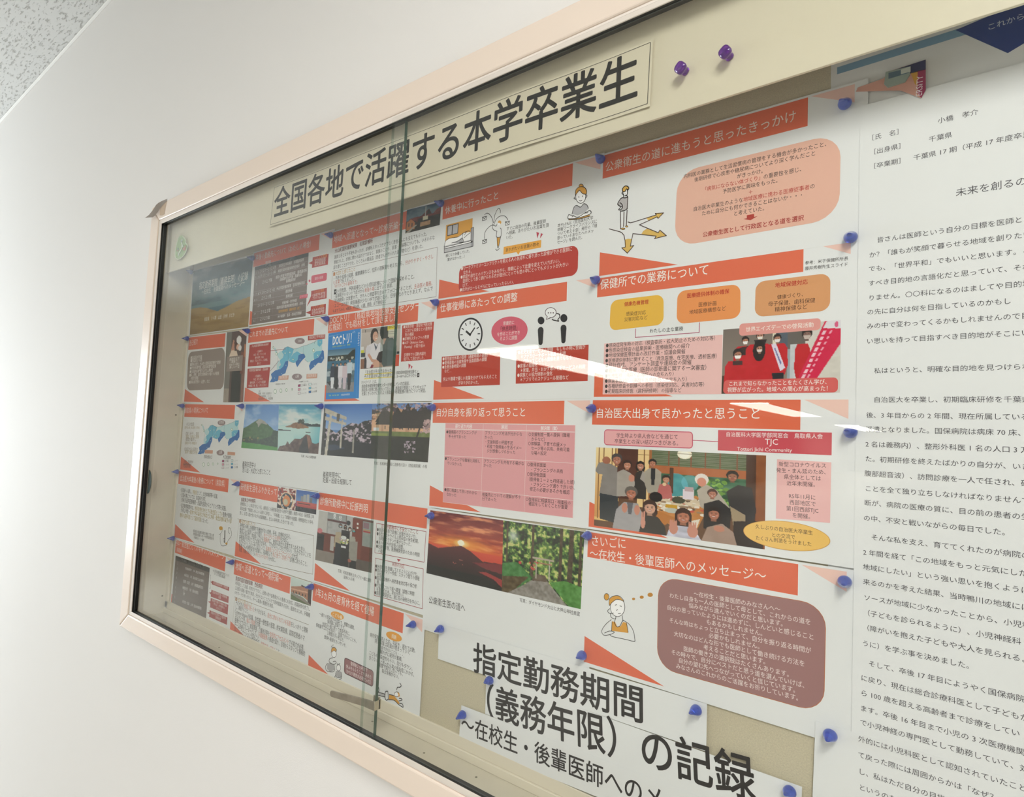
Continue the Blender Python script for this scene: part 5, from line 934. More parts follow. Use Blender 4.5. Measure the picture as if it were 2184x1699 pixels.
p.blobs(40, .44, .58, .46, .56, .014, ['E8E8D0', '8AA860', 'C8B868', 'B0A0A8', 'F0F0EC']); p.rect(.46, .6, .55, .64, 'E0E0E4'); p.ell(.5, .44, .05, .035, 'D8DCD8'); p.ell(.62, .86, .03, .03, 'A05848')
s.photo('staff_photo', [(192, 1168), (742, 1272), (738, 1735), (150, 1700)] if False else [(192, 1170), (740, 1275), (720, 1800), (152, 1668)], p.out(), 3)
crop(660, 1080, 9.44)
s.text('photo_sign', '受　付', 478, 235, 650, 285, 'F4F4F4', 1.1, 5, off=.02)
for t, a_ in (('写真：名和診療所スタッフと一緒に撮影', (572, 1322, 1245, 1530)), ('（産休に入る時）', (660, 1440, 935, 1515))): s.text('photo_credit', t, *a_, DK, 1.35)
crop(640, 840, 4.719)
s.line('crimson_outline', 'A83A44', [(770, 1300), (1268, 1383), (1248, 1692), (752, 1595)], .0008, 3, True)
s.text('box_lettering', '{1}診療所勤務中に不安{0}だったこと', 818, 1348, 1190, 1412, ['8A4A3A', 'B04A44'], 1.3)
s.block('box_lettering', ['●体調不良等で診療に支障が出ないか。', '●新型コロナウイルス感染症の発生初期。', '　当時はワクチンや薬がなかった。', '●次の所長や代診医の調整。', '●妊婦健診等、医療機関受診のための時間', '　の確保。'], (772, 1382), (1188, 1458), (768, 1592), k=1.35)
s.fill('down_arrow', 'C03A4A', [(975, 1658), (1012, 1665), (993, 1688)], 3)
crop(640, 1180, 4.2475)
s.line('crimson_outline', 'A83A44', [(682, 42), (1117, 140), (1107, 500), (672, 378)], .0008, 3, True)
s.text('box_lettering', '実際の対応', 832, 112, 945, 140, 'B04A44', 1.3)
s.block('box_lettering', ['●休息時間を意識してとるように心がけた。', '●早めのサマリー作成。スタッフ間での情報', '　共有。', '●周辺の診療所へ発熱患者対応等の協力依', '　頼。', '●代診医について県へ要望（調整に時間', '　を要するため、早めが良い）。', '●医療機関受診は、週１回の研修日を中心に。'], (680, 130), (1085, 212), (678, 372), k=1.35)
done(s)

# ---- D4 sunset and forest path
s = slide('D4', 'sheet with red sunset and green forest path photos', False, False, False, mb=.0215, mr=.0035)
crop(880, 1060, 4.998)
p = Pic(120, 112, 'B8442C'); p.grad('6A2430', 'E06030', 0, .55); n = p.noise(5, 22, 4); p.mix(np.clip((n - .5) * 3.6, 0, .9) * (p.Y < .5), 'F0A070'); p.mix(np.clip((.45 - n) * 3, 0, .7) * (p.Y < .5), '7A2028'); p.mix(np.clip(1 - np.hypot((p.X - .47) / .5, (p.Y - .44) / .14), 0, 1) * .9, 'FFB040'); p.mix(np.clip(1 - np.hypot((p.X - .47) / .12, (p.Y - .44) / .07), 0, 1), 'FFF4B0'); p.grad('D85038', 'C84034', .52, .72)
m = p.mask([(0, .52), (.15, .57), (.3, .52), (.47, .47), (.58, .52), (.75, .64), (1, .62), (1, 1), (0, 1)]); p.A[m] = hexc('5A1C26'); p.mix(m * np.clip((p.Y - .5) * 2.0, 0, 1), '141416'); p.poly([(.7, .80), (.8, .78), (1, .84), (1, .95), (.9, .86)], 'A03838'); p.poly([(.62, .68), (1, .62), (1, .76), (.8, .74)], '7A2830'); p.poly([(0, .85), (.6, .86), (.8, .85), (1, 1), (0, 1)], '101214'); p.blobs(3, .45, .48, .42, .45, .03, ['FFFBE0']); p.blobs(10, .3, .5, .74, .76, .004, ['D8786A']); p.blobs(6, .45, .5, .68, .7, .004, ['F09080'])
s.photo('sunset_photo', [(190, 137), (968, 246), (950, 1002), (148, 808)], p.out(), 2)
p = Pic(136, 130, '3C6030'); n = p.noise(26, 22, 3); p.A[:] = hexc('35562C'); p.A[n > .5] = hexc('56803A'); p.A[n > .58] = hexc('8AA850'); p.A[n > .66] = hexc('C8CC80'); p.A[n < .4] = hexc('22361E'); p.A[n < .32] = hexc('16221A')
p.mix(np.clip(1 - np.hypot((p.X - .14) / .1, (p.Y - .2) / .12), 0, 1), 'D0DCD0'); p.mix(np.clip(1 - np.hypot((p.X - .55) / .2, (p.Y - .45) / .3), 0, 1) * .4, 'A8C060')
for x, w in ((.05, .02), (.38, .03), (.72, .035), (.83, .05), (.95, .03)): p.poly([(x, 0), (x + w, 0), (x + w * 1.1, .72), (x - w * .1, .72)], '4A3E2C', .2, 30)
p.poly([(0, .6), (.2, .55), (.4, .72), (.2, .94), (0, 1)], '3E7A3A', .25, 24); p.poly([(0, .78), (.36, .72), (.12, 1), (0, 1)], '5A4A2C', .25, 24)
p.poly([(.62, .74), (.8, .68), (1, .72), (1, 1), (.86, 1)], '4E8A38', .25, 24); p.poly([(.46, .70), (.56, .70), (.84, 1.0), (.08, 1.0), (.3, .84)], '8E8880', .22, 26); p.poly([(.44, .66), (.56, .66), (.6, .74), (.4, .76)], '6A5A4A', .2)
for x in (.44, .6): p.rect(x, .44, x + .018, .72, 'B8B0A0')
p.rect(.4, .44, .66, .465, 'B8A898'); p.rect(.42, .5, .64, .515, 'A87060'); p.blobs(8, .36, .46, .5, .66, .012, ['C84A40', 'B87058']); p.ell(.24, .55, .02, .02, 'C85048')
s.photo('forest_photo', [(968, 246), (1832, 367), (1792, 1192), (950, 1002)], p.out(), 2)
s.text('body_lettering', '公衆衛生医の道へ', 170, 1130, 562, 1225, DK, 1.3, res=2); s.text('photo_credit', '写真：ダイヤモンド大山と大神山神社奥宮', 1140, 1115, 1785, 1270, DK, 1.2, res=2)
done(s)

# ---- E4 message
s = slide('E4', 'slide with pensive woman drawing and large mauve rounded box', mr=.011, mb=.004)
crop(1200, 1130, 2.9864)
s.text('title_lettering', 'さいごに', 180, 100, 408, 122, 'FDF4EE', 1.15, off=.0, res=2); s.text('title_lettering', '～在校生・後輩医師へのメッセージ～', 172, 178, 1300, 332, 'FDF4EE', 1.12, off=.0, res=2)
s.rrect('mauve_box', 'A47A78', [(610, 293), (1680, 478), (1665, 1172), (600, 875)], .021, 2, edge='C07040', ew=.0005)
s.block('box_lettering', ['～在校生・後輩医師のみなさんへ～', 'わたし自身も一人の医師として母として、これからの道を', '悩みながら進んでいくのだと思います。', '自分の思っていたようには進めずに、しんどいと感じること', 'もあるかもしれません。', 'そんな時はちょっと立ち止まって、自分を振り返る時間が', '必要かもしれません。', '大切なのはどんな形でも医師として働き続ける方法を', '考えることだと思います。', '医師の働き方の選択肢はたくさんあります。', 'その時々で、自分にベストだと思う道を選んでいけば、', '自分の望む先へつながっていくと信じています。', 'みなさんのこれからのご活躍をお祈りしています。'], (680, 430), (1583, 605), (1117, 985), ref=1, align='c', k=1.1, cols='F6E8E4', lv=4, res=2)
for x, y, r in ((452, 438, 10), (504, 427, 13), (558, 412, 17)): s.ell('thought_dots', 'C88A30', x, y, r, r * .8, 3, 16)
s.fill('woman_drawing', 'E2A440', [(315, 580), (335, 585), (348, 618), (370, 612), (385, 585), (408, 590), (418, 655), (310, 640)], 4)
s.ell('woman_drawing', 'E2A440', 280, 425, 17, 23, 3, edge='3A3634', ew=.0006); s.ell('woman_drawing', 'FFFFFF', 350, 490, 48, 62, 3, edge='3A3634', ew=.0006)
s.fill('woman_drawing', 'E2A440', [(298, 480), (298, 440), (325, 420), (360, 420), (388, 450), (345, 442), (318, 458)], 5)
for pl in ([(298, 478), (298, 440), (325, 420), (362, 420), (390, 452), (350, 440), (318, 458), (300, 480)], [(300, 500), (287, 515), (300, 530), (325, 528)], [(335, 478), (345, 474)], [(365, 482), (376, 486)], [(350, 505), (344, 512)], [(355, 532), (370, 530)], [(305, 530), (310, 555), (335, 565), (340, 550)], [(310, 570), (275, 600), (250, 640), (262, 668), (300, 665), (330, 650), (300, 642), (268, 655)], [(330, 590), (345, 615), (365, 610), (380, 580), (390, 575)], [(390, 575), (425, 600), (450, 640), (460, 690), (455, 708), (400, 695), (320, 678), (300, 665)], [(315, 585), (312, 640)], [(408, 595), (418, 650)], [(340, 552), (330, 590)], [(380, 545), (385, 580)]): s.curve('woman_drawing', '3A3634', pl, .0006, 6)
done(s)

# ---- A5
s = slide('A5', 'slide with grey career table and four red callouts, bottom left corner')
crop(350, 990, 5.147)
s.text('title_lettering', '内科・総合医としてのキャリアパスイメージ', 120, 885, 660, 1048, 'FBEDE4', 1.35); s.text('title_lettering', '（鳥取県）', 122, 950, 208, 985, 'FBEDE4', 1.35)
q = gtable(s, 0, 0, 0, [(128, 1000), (502, 1135), (460, 1700), (82, 1528)], [.09, .2, .3, .4, .5, .6, .7, .8, .9], '3D3A38', '6E625C', '5A504A')
s.text('table_lettering', '卒後年数　　内科・総合医としてのキャリア', *q(.02, .07), *q(.84, .06), 'EFEAE6', 1.2)
for i, t in enumerate(('初期臨床研修　２年（県立中央病院等）', '前期派遣　３年（県内病院又は診療所）', '後期・派遣　２年（後期臨床研修）', '後期派遣　１年（県内病院）', '↓', '総合医・派遣　２年（自治体病院等）')):
    s.text('table_lettering', t, *q(.3 - .01 * i * (i < 4), .21 + i * .135), *q(.88 - (.12 if i == 3 else 0) - (.5 if i == 4 else 0), .19 + i * .135), 'EFEAE6', 1.25)
for i in range(9): s.text('table_lettering', '１２３４５６７８９'[i], *q(.06, .17 + i * .1), *q(.09, .17 + i * .1), 'D8D0CC', 1.5)
for c4, tl, ls in (([(527, 1275), (715, 1348), (713, 1388), (525, 1315)], [(528, 1283), (508, 1290), (527, 1302)], ['総合医養成研修１年取得']), ([(520, 1375), (710, 1450), (706, 1522), (512, 1450)], [(520, 1400), (495, 1405), (515, 1430)], ['総合内科専門医の受験資格', '取得']), ([(512, 1465), (706, 1540), (698, 1648), (505, 1568)], [(512, 1500), (482, 1505), (508, 1525)], ['希望等で病院での勤務も可能', '（例えば、大学病院も）', 'になるよう']), ([(500, 1598), (695, 1680), (690, 1760), (495, 1672)], [(500, 1620), (472, 1625), (497, 1645)], ['社会人大学院への進学等', '後期研修'])): callout(s, c4, 'A83030', tl, ls, ['F0D8D4'])
for i, t in enumerate(('※１年目は基幹病院で研修について', '２０１５年度入職以降')): s.text('body_lettering', t, 535 + i * 12, 1178 + i * 30, 720 - i * 50, 1240 + i * 18, '5A5654', 1.4)
s.line('bracket', '3A3634', [(503, 1212), (513, 1215), (508, 1360), (497, 1357)], .0006, 3)
done(s)

# ---- B5
s = slide('B5', 'text slide with pink hospital building photo, bottom row', bw=.199, pink=False)
crop(480, 1180, 6.068)
s.text('title_lettering', '地域へ派遣となって～病院編～', 132, 210, 740, 388, 'FBF3EC', 1.4)
p = Pic(46, 50, 'C8D8D0'); p.grad('D4E2DC', 'C0D0C8', 0, .5); p.poly([(0, .42), (.3, .34), (.5, .28), (.5, .22), (.78, .25), (.8, .1), (1, .12), (1, .9), (.6, .7), (0, .66)], 'B07A5E', .08); p.poly([(.5, .22), (.78, .25), (.78, .32), (.5, .28)], '4A3C3A'); p.rect(.82, .25, 1, .95, '3A2A2C'); p.poly([(0, .5), (.8, .44), (.8, .5), (0, .54)], 'D8A484')
for x in (.1, .25, .4, .55, .7): p.rect(x, .58, x + .05, .68, '4A3A30')
p.poly([(0, .66), (.6, .74), (1, .95), (1, 1), (0, .78)], '8A8478'); p.poly([(0, .76), (1, 1), (0, 1)], '5A6A40')
s.photo('hospital_photo', [(857, 303), (1128, 382), (1110, 680), (850, 590)], p.out(), 3)
s.text('body_lettering', '南部町国民健康保険　西伯病院', 135, 348, 485, 462, '7A3A34', 1.35, off=.01)
for t, a_ in (('内科医として派遣。町内だけでなく、近隣の町や島根県からの患者にも対応。初期研修を終了し', (132, 405, 1100, 750)), ('主治医の業務の重さを実感。分からないことだらけで思考錯誤する日々。医師をはじめ、多職種', (130, 465, 1098, 828)), ('のサポートがありがたく、チーム医療の重要性を実感。', (122, 525, 640, 715))): s.text('body_lettering', t, *a_, '4A4846', 1.4)
s.line('text_box', '7A6040', [(125, 560), (1085, 922)], .0006, 3); s.line('text_box', '7A6040', [(125, 560), (100, 890)], .0004, 3); s.line('text_box', '7A6040', [(395, 1215), (1040, 1492)], .0006, 3)
s.text('body_lettering', '{1}■{2}大切だと感じたこと', 132, 612, 355, 690, [DK, 'B07020', 'C8A040'], 1.3)
for t, a_ in (('それぞれの{1}地域に合った{0}やり方がある。{1}自分に求められている役割{0}をしっかりと理解', (135, 662, 1070, 1035)), ('し、実践すること。', (132, 715, 315, 785)), ('Common diseaseの知識、急性期～慢性期の管理、終末期医療、認知症患者のマ', (125, 775, 1055, 1145)), ('ネジメント等、{1}幅広い知識{0}が必要。', (130, 832, 475, 968)), ('医療だけではなく、家庭環境、介護状況等を{1}包括的にアセスメント{0}する能力が必要。', (125, 888, 1040, 1265)), ('チーム医療のリーダーとして、{1}多職種連携{0}の推進を図り、日頃からスタッフと積極的', (120, 945, 1035, 1335)), ('なコミュニケーションを図ること。', (120, 1000, 460, 1145)), ('自分の病院でどこまで対応可能か、{1}限界を知っておく{0}こと。', (105, 1050, 730, 1318))): s.text('body_lettering', t, *a_, ['3A3836', 'D8806C'], 1.6)
done(s)

# ---- C5
s = slide('C5', 'slide with kneeling mother, lying woman and small mauve box, beside the glass edge', mb=.0045)
crop(640, 1240, 5.311)
s.text('title_lettering', '1年3ヵ月の産育休を経て復帰', 168, 162, 845, 402, 'FDF2EA', 1.35, off=.003, res=2)
s.ell('label_oval', 'F0A63C', 422, 383, 74, 42, 3, slant=.3); s.text('oval_lettering', 'こども編', 362, 388, 478, 428, 'FBF0D8', 1.0, 4, off=.01); s.ell('label_oval', 'F0A63C', 1063, 620, 90, 50, 3, slant=.3); s.text('oval_lettering', '両親', 1035, 638, 1090, 660, 'FBF0D8', 1.3, 4, off=.01)
for t, a_ in (('一通りの感染症や中耳炎で、頻繁な通院。', (218, 385, 632, 555)), ('保育園に登園できず。', (308, 470, 525, 555)), ('当直日の週に限って体調不良に。', (250, 497, 580, 622)), ('保育園でコロナが流行し、登園できないことも。', (180, 508, 655, 705)), ('１時間おきの夜泣き。', (302, 598, 512, 692)), ('食事も着替えもいやいや。', (272, 645, 538, 755))): s.text('body_lettering', t, *a_, DK, 1.4)
for t, a_ in (('病児保育利用のため、早起き、遅れて出勤。', (790, 622, 1325, 815)), ('病児保育は定員が埋まっていて', (845, 692, 1245, 835)), ('利用できないことも・・・。', (895, 758, 1195, 870)), ('眠れずに疲労が蓄積。', (908, 815, 1175, 915)), ('こどもの感染症をもらい、自分もダウン。', (780, 825, 1290, 1018)), ('良くなったと思ったら次の感染症にかかる。', (780, 880, 1310, 1088)), ('家族で協力し合っても、', (890, 965, 1180, 1078)), ('毎日余裕がない。', (925, 1030, 1135, 1112))): s.text('body_lettering', t, *a_, DK, 1.35)
s.rrect('mauve_box', '9E6E72', [(503, 853), (835, 1010), (828, 1195), (497, 1035)], .005, 3, edge='4A3238', ew=.0011)
s.block('box_lettering', ['復帰後２ヵ月目で', '休みをもらうことを決めた', '（かなり勇気が必要だった）'], (522, 978), (810, 1108), (655, 1095), ref=1, align='c', k=1.3, cols='F4E4E4', lv=5, off=.008)
KK = '4A4644'
s.fill('mother_drawing', 'B8B8BA', [(310, 925), (345, 915), (385, 935), (388, 1000), (340, 1022), (305, 985)], 3); s.ell('mother_drawing', 'FFFFFF', 385, 820, 28, 42, 3, edge=KK, ew=.0008); s.fill('mother_drawing', 'E2A440', [(352, 800), (362, 755), (385, 745), (410, 765), (408, 790), (385, 775), (365, 790)], 5)
for pl in ([(352, 805), (362, 755), (388, 743), (412, 768), (408, 792)], [(370, 862), (340, 870), (330, 900), (350, 925), (385, 935), (410, 920), (400, 900), (375, 905)], [(310, 925), (290, 960), (300, 1005), (345, 1022), (388, 1010), (388, 935)], [(355, 740), (358, 728)], [(372, 728), (375, 712)]): s.curve('mother_drawing', KK, pl, .0009, 6)
s.fill('child_drawing', 'B8B8BA', [(415, 1015), (440, 1000), (465, 1025), (468, 1075), (430, 1080), (408, 1050)], 3); s.ell('child_drawing', 'FFFFFF', 437, 975, 26, 38, 4, edge=KK, ew=.0008)
for pl in ([(412, 1015), (405, 1050), (425, 1082), (468, 1075), (465, 1025)], [(405, 1060), (392, 1085), (415, 1095), (430, 1108), (465, 1098), (468, 1075)], [(422, 940), (430, 925)], [(440, 935), (450, 925)]): s.curve('child_drawing', KK, pl, .0009, 6)
s.fill('lying_drawing', 'B8B8BA', [(895, 1260), (965, 1275), (960, 1305), (890, 1290)], 3); s.fill('lying_drawing', 'E2A440', [(1010, 1275), (1060, 1285), (1100, 1330), (1130, 1378), (1115, 1385), (1065, 1340), (1005, 1335)], 3); s.ell('lying_drawing', 'FFFFFF', 1095, 1275, 30, 32, 4, edge=KK, ew=.0009); s.fill('lying_drawing', 'E2A440', [(1100, 1250), (1125, 1262), (1130, 1298), (1112, 1305), (1116, 1275)], 6)
for pl in ([(880, 1180), (870, 1210), (880, 1255), (895, 1235), (890, 1195), (880, 1180)], [(885, 1250), (965, 1272)], [(870, 1280), (960, 1305)], [(995, 1240), (970, 1245), (962, 1290), (975, 1340), (1000, 1325), (998, 1270), (995, 1240)], [(1010, 1275), (1060, 1288)], [(1005, 1335), (1065, 1342), (1115, 1388)], [(1115, 1388), (1140, 1405), (1168, 1420), (1160, 1385), (1130, 1375)], [(1125, 1320), (1150, 1325), (1155, 1340), (1120, 1350)], [(1095, 1225), (1105, 1195), (1130, 1195), (1145, 1180), (1140, 1160), (1132, 1150)]): s.curve('lying_drawing', KK, pl, .0011, 7)
done(s)

# ---- paper strips of the big heading
def strip(label, c4, d, txt, a_, k, off=.014, cols='262424'):
    s = Sheet('heading_strip', label, 'paper strip', d); s.group = 'white heading strips under the slides'
    s.text('lettering', txt, *a_, cols, k, 2, off, 6); s.finish(c4, False); return s
crop(920, 1300, 2.73)
strip('white strip with large black heading, uppermost of the three strips', [(45, 80), (1605, 548), (1600, 825), (38, 285)], .0026, '指定勤務期間', (240, 358, 1248, 668), 1.0)
strip('white strip with large bracketed black heading, middle of the three strips', [(320, 378), (2158, 1030), (2150, 1340), (313, 605)], .0030, '（義務年限）の記録', (232, 590, 1895, 1128), 1.12)
strip('white strip with smaller black heading, lowest of the three strips', [(175, 555), (2180, 1325), (2170, 1580), (160, 760)], .0034, '～在校生・後輩医師へのメッセージ～', (172, 710, 2080, 1475), 1.1, .01)

# ---- right hand documents
s = Sheet('poster_sheet', 'white poster with pale blue bar and navy arrow banner behind the long letter', 'poster', .0003)
crop(1740, 0, 3.8604)
s.fill('blue_bar', '7FA8C6', [(175, 555), (1185, 232), (1290, 268), (175, 612)], 1)
s.fill('navy_banner', '1F3F8C', [(1150, 248), (1760, -10), (1760, 330), (1580, 438)], 2)
s.text('banner_lettering', 'これから地域医療を', 1410, 255, 2150, 20, 'C8D4EA', 1.0, 3, res=2)
x0_, z1_ = at(125, 545, .0003); s.finish([(x0_, .42), (.80, .42), (.80, -.20), (x0_, -.20)])
s = Sheet('letter_page', 'long typed white letter filling the right edge', 'document', .0026)
crop(1800, 420, 3.693)
A0 = np.array(s.a(190, 700)); EM = np.linalg.norm(np.array(s.a(985, 612)) - A0) / 13.0
def tl(s, txt, x0, y0, k=1.0, em=None, col='4C4A50', off=0.0):
    em = em or EM; A = np.array(s.a(x0, y0)); U = np.array([1.0, -0.0035]); V = np.array([-U[1], U[0]])
    s.put('typed_lettering', txt, A + V * em * .08, U, em, em * k, [col], 2, off, 2)
crop(1740, 0, 3.8604)
tl(s, '小橋　孝介', 1002, 1020); tl(s, '［氏　名］', 425, 1165); tl(s, '［出身県］　　　千葉県', 440, 1280); tl(s, '［卒業期］　千葉県 17 期（平成 17 年度卒業）', 440, 1398); tl(s, '未来を創るのは自分自身だ', 1150, 1620, 1.0, EM * 1.38)
crop(1800, 420, 3.693)
for t, x, y in (('皆さんは医師という自分の目標を医師として、どの', 258, 362), ('か？「誰もが笑顔で暮らせる地域を創りたい」', 197, 480), ('でも、「世界平和」でもいいと思います。こ', 192, 590), ('すべき目的地の言語化だと思っていて、それ', 190, 703), ('りません。〇〇科になるのはましてや目的地', 190, 818), ('の先に自分は何を目指しているのかもし', 180, 930), ('みの中で変わってくるかもしれませんので目指', 178, 1040), ('い思いを持って目指すべき目的地がそこにいき', 176, 1158), ('私はというと、明確な目的地を見つけられ', 235, 1390), ('自治医大を卒業し、初期臨床研修を千葉県', 232, 1618)): tl(s, t, x, y)
crop(1800, 820, 3.693)
for t, x, y in (('後、3 年目からの 2 年間、現在所属している', 174, 262), ('派遣となりました。国保病院は病床 70 床、', 170, 372), ('2 名は義務内）、整形外科医 1 名の人口 3 万', 168, 490), ('た。初期研修を終えたばかりの自分が、いき', 165, 605), ('腹部超音波）、訪問診療を一人で任され、研修', 160, 720), ('ことを全て独り立ちしなければなりませんでし', 162, 838), ('断が、病院の医療の質に、目の前の患者の生', 158, 950), ('の中、不安と戦いながらの毎日でした。', 152, 1070), ('そんな私を支え、育ててくれたのが病院の', 212, 1222), ('2 年間を経て「この地域をもっと元気にした', 150, 1340), ('地域にしたい」という強い思いを抱くように', 148, 1455), ('来るのかを考えた結果、当時鴨川の地域には', 148, 1572)): tl(s, t, x, y)
crop(1780, 1239, 3.693)
for t, x, y in (('ソースが地域に少なかったことから、小児科', 228, 148), ('（子どもを診られるように）、小児神経科', 222, 265), ('（障がいを抱えた子どもや大人を見られるよ', 218, 382), ('うに）を学ぶ事を決めました。', 215, 508), ('そして、卒後 17 年目にようやく国保病院', 265, 668), ('に戻り、現在は総合診療科医として子どもか', 205, 780), ('ら 100 歳を超える高齢者まで診療をしてい', 203, 898), ('ます。卒後 16 年目まで小児の 3 次医療機関', 200, 1018), ('で小児神経の専門医として勤務していて、対', 198, 1130)): tl(s, t, x, y)
s.finish([(.4185, .2795), (.78, .2795), (.78, -.295), (.4130, -.295)])
s = Sheet('letter_page', 'lower typed white page overlapping the bottom of the long letter', 'document', .0030)
for t, x, y in (('外的には小児科医として認知されていたこと', 185, 1260), ('て戻った際には周囲からかは「なぜ？', 182, 1385), ('し、私はただ自分の目指す目的地に', 185, 1515), ('というのも、', 188, 1640)): tl(s, t, x, y)
s.finish([(.3842, -.2915), (.78, -.2925), (.78, -.462), (.3790, -.462)])
# brochure corner clipped over the top of the letter
crop(1740, 0, 3.8604)
s = Sheet('brochure_corner', 'small torn brochure corner with navy, yellow and magenta stripes above the letter', 'brochure', .0034)
s.fill('navy_stripe', '2A2C5C', [(600, 590), (905, 490), (905, 572), (600, 655)], 1); s.fill('yellow_stripe', 'D9A23C', [(780, 600), (838, 585), (838, 712), (815, 690)], 1)
s.fill('magenta_stripe', 'A02A58', [(838, 582), (905, 572), (905, 740), (868, 808), (838, 768)], 1); s.text('stripe_lettering', 'ERSITY', 880, 785, 890, 598, 'F4E8EC', 1.1, 2, off=.0, res=2)
s.paper = mat('salmon_paper', 'D9A290', 0.6)
s.finish([(345, 720), (560, 645), (600, 588), (905, 490), (905, 740), (868, 808), (700, 745), (600, 745), (330, 755)], False)
s = Sheet('plastic_clip', 'small clear grey plastic clip over the brochure corner', 'clip', .0050)
s.fill('dark_band', '4E6878', [(598, 600), (765, 560), (765, 600), (598, 650)], 1); s.fill('lip', 'C6CCC2', [(700, 575), (780, 545), (780, 590), (700, 612)], 2)
s.paper = mat('clip_plastic', '97A69C', 0.25, coat=.5); s.finish([(575, 592), (780, 545), (775, 612), (735, 672), (590, 718), (562, 690)], False, .002)

# ---- heading sign on the valance (wavy long paper)
crop(560, 60, 2.5395)
dv = .0556
s = Sheet('heading_sign', 'long cream paper sign with black heading on the valance', 'sign', dv, warp=lambda x, z: 0.0011 + 0.0011 * math.sin(x * 23 + 1.0) * (0.6 + 0.4 * math.sin(x * 7)))
s.paper = mat('cream_paper', 'E0D8C0', 0.6, spec=.3)
q4 = [(66, 860), (2118, 62), (2100, 425), (42, 1078)]
TLc, TRc, BRc, BLc = [np.array(s.a(*p)) for p in q4]
def qq(u, v): return (TLc * (1 - u) + TRc * u) * (1 - v) + (BLc * (1 - u) + BRc * u) * v
N = 100
for v in (.035, .95):
    for i in range(N): 
        a_, b_ = qq(.004 + .992 * i / N, v), qq(.004 + .992 * (i + 1) / N, v); s.fill('border_line', '4A463C', [a_ + [0, .00035], b_ + [0, .00035], b_ - [0, .00035], a_ - [0, .00035]], 2, True)
for u in (.004, .996): a_, b_ = qq(u, .035), qq(u, .95); s.fill('border_line', '4A463C', [a_ + [-.0004, 0], a_ + [.0004, 0], b_ + [.0004, 0], b_ + [-.0004, 0]], 2, True)
s.text('lettering', '全国各地で活躍する本学卒業生', 62, 1030, 2040, 372, '2A2926', 1.12, 2, .016, 6)
s.finish(q4, False)

# ------------------------------------------------------------------ push pins
def lathe(prof, n=20, sq=0.0, flat=0.0):
    V, F = [], []
    for r, y in prof:
        for i in range(n):
            a = 2 * math.pi * i / n; rr = r * (1 + sq * math.cos(4 * a)); V.append((rr * math.cos(a), -y, rr * math.sin(a) * (1 - flat * y / prof[-1][1])))
    m = len(prof)
    for j in range(m - 1):
        for i in range(n): a, b = j * n + i, j * n + (i + 1) % n; F.append((a, b, b + n, a + n))
    V.append((0, -prof[0][1], 0)); V.append((0, -prof[-1][1] - prof[-1][0] * .4, 0)); c0, c1 = len(V) - 2, len(V) - 1
    for i in range(n): F.append((c0, (i + 1) % n, i)); k = (m - 1) * n; F.append((c1, k + i, k + (i + 1) % n))
    return V, F
def plastic(name, h, h2):
    m = mat(name, h, 0.12, spec=0.6, coat=0.6); nt = m.node_tree; b = nt.nodes['Principled BSDF']
    b.inputs['Transmission Weight'].default_value = 0.6; b.inputs['IOR'].default_value = 1.45; b.inputs['Subsurface Weight'].default_value = 0.0; return m
M_PB = plastic('blue_plastic', '4A6AD8', ''); M_PP = plastic('purple_plastic', '8230B8', '')
M_NEEDLE = mat('needle_steel', 'B8BCC0', 0.25, metal=1.0)
V, F = lathe([(.0030, .0004), (.0052, .0008), (.0061, .0022), (.0060, .0042), (.0052, .0068), (.0039, .0096), (.0027, .0122), (.0019, .0142), (.0012, .0152)], 20, 0, .45)
V2, F2 = lathe([(.0040, .0002), (.0046, .0010), (.0044, .0022), (.0036, .0050), (.0034, .0065), (.0046, .0080), (.0060, .0092), (.0064, .0112), (.0056, .0130), (.0034, .0136)], 20, .07)
VN, FN = lathe([(.0005, -.004), (.0006, .0012)], 6)
def pin_proto(V, F, m, name):
    b = MB(); b.raw(V, F, m); me_o = b.build(name, None, True); n = MB(); n.raw(VN, FN, M_NEEDLE); ne = n.build('needle', me_o); return me_o, ne
proto = {}
def pin(kind, px, py, d, tilt, label):
    crop(0, 0, 1); x, z = at(px, py, d)
    key = kind
    if key not in proto: proto[key] = pin_proto(*((V, F, M_PB) if kind == 'blue' else (V2, F2, M_PP)), 'push_pin'); o, ne = proto[key]
    else:
        o0, n0 = proto[key]; o = o0.copy(); COL.objects.link(o); ne = n0.copy(); COL.objects.link(ne); ne.parent = o
    o.location = (x, -d, z); o.rotation_euler = (math.radians(tilt[0]), math.radians(tilt[1]), math.radians(tilt[2]))
    tag(o, label, 'push pin', 'blue push pins on the board' if kind == 'blue' else 'purple push pins on the valance'); return o
names = {'A1': 'dune cover sheet', 'B1': 'grey timetable slide', 'C1': 'red roofed clinic slide', 'D1': 'bed drawing slide', 'E1': 'forked arrows slide',
         'A2': 'rounded grey box slide', 'B2': 'map slide with red text boxes', 'C2': 'blue magazine slide', 'D2': 'clock slide', 'E2': 'three orange boxes slide',
         'A3': 'leftmost map slide', 'B3': 'mountain photo sheet', 'C3': 'shrine gate sheet', 'D3': 'pink table slide', 'E3': 'dinner photo slide',
         'A4': 'pointing hand slide', 'B4': 'lantern photo slide', 'C4': 'clinic staff slide', 'D4': 'sunset photo sheet', 'E4': 'pensive woman slide',
         'A5': 'career table slide', 'B5': 'pink hospital photo slide', 'C5': 'kneeling mother slide'}
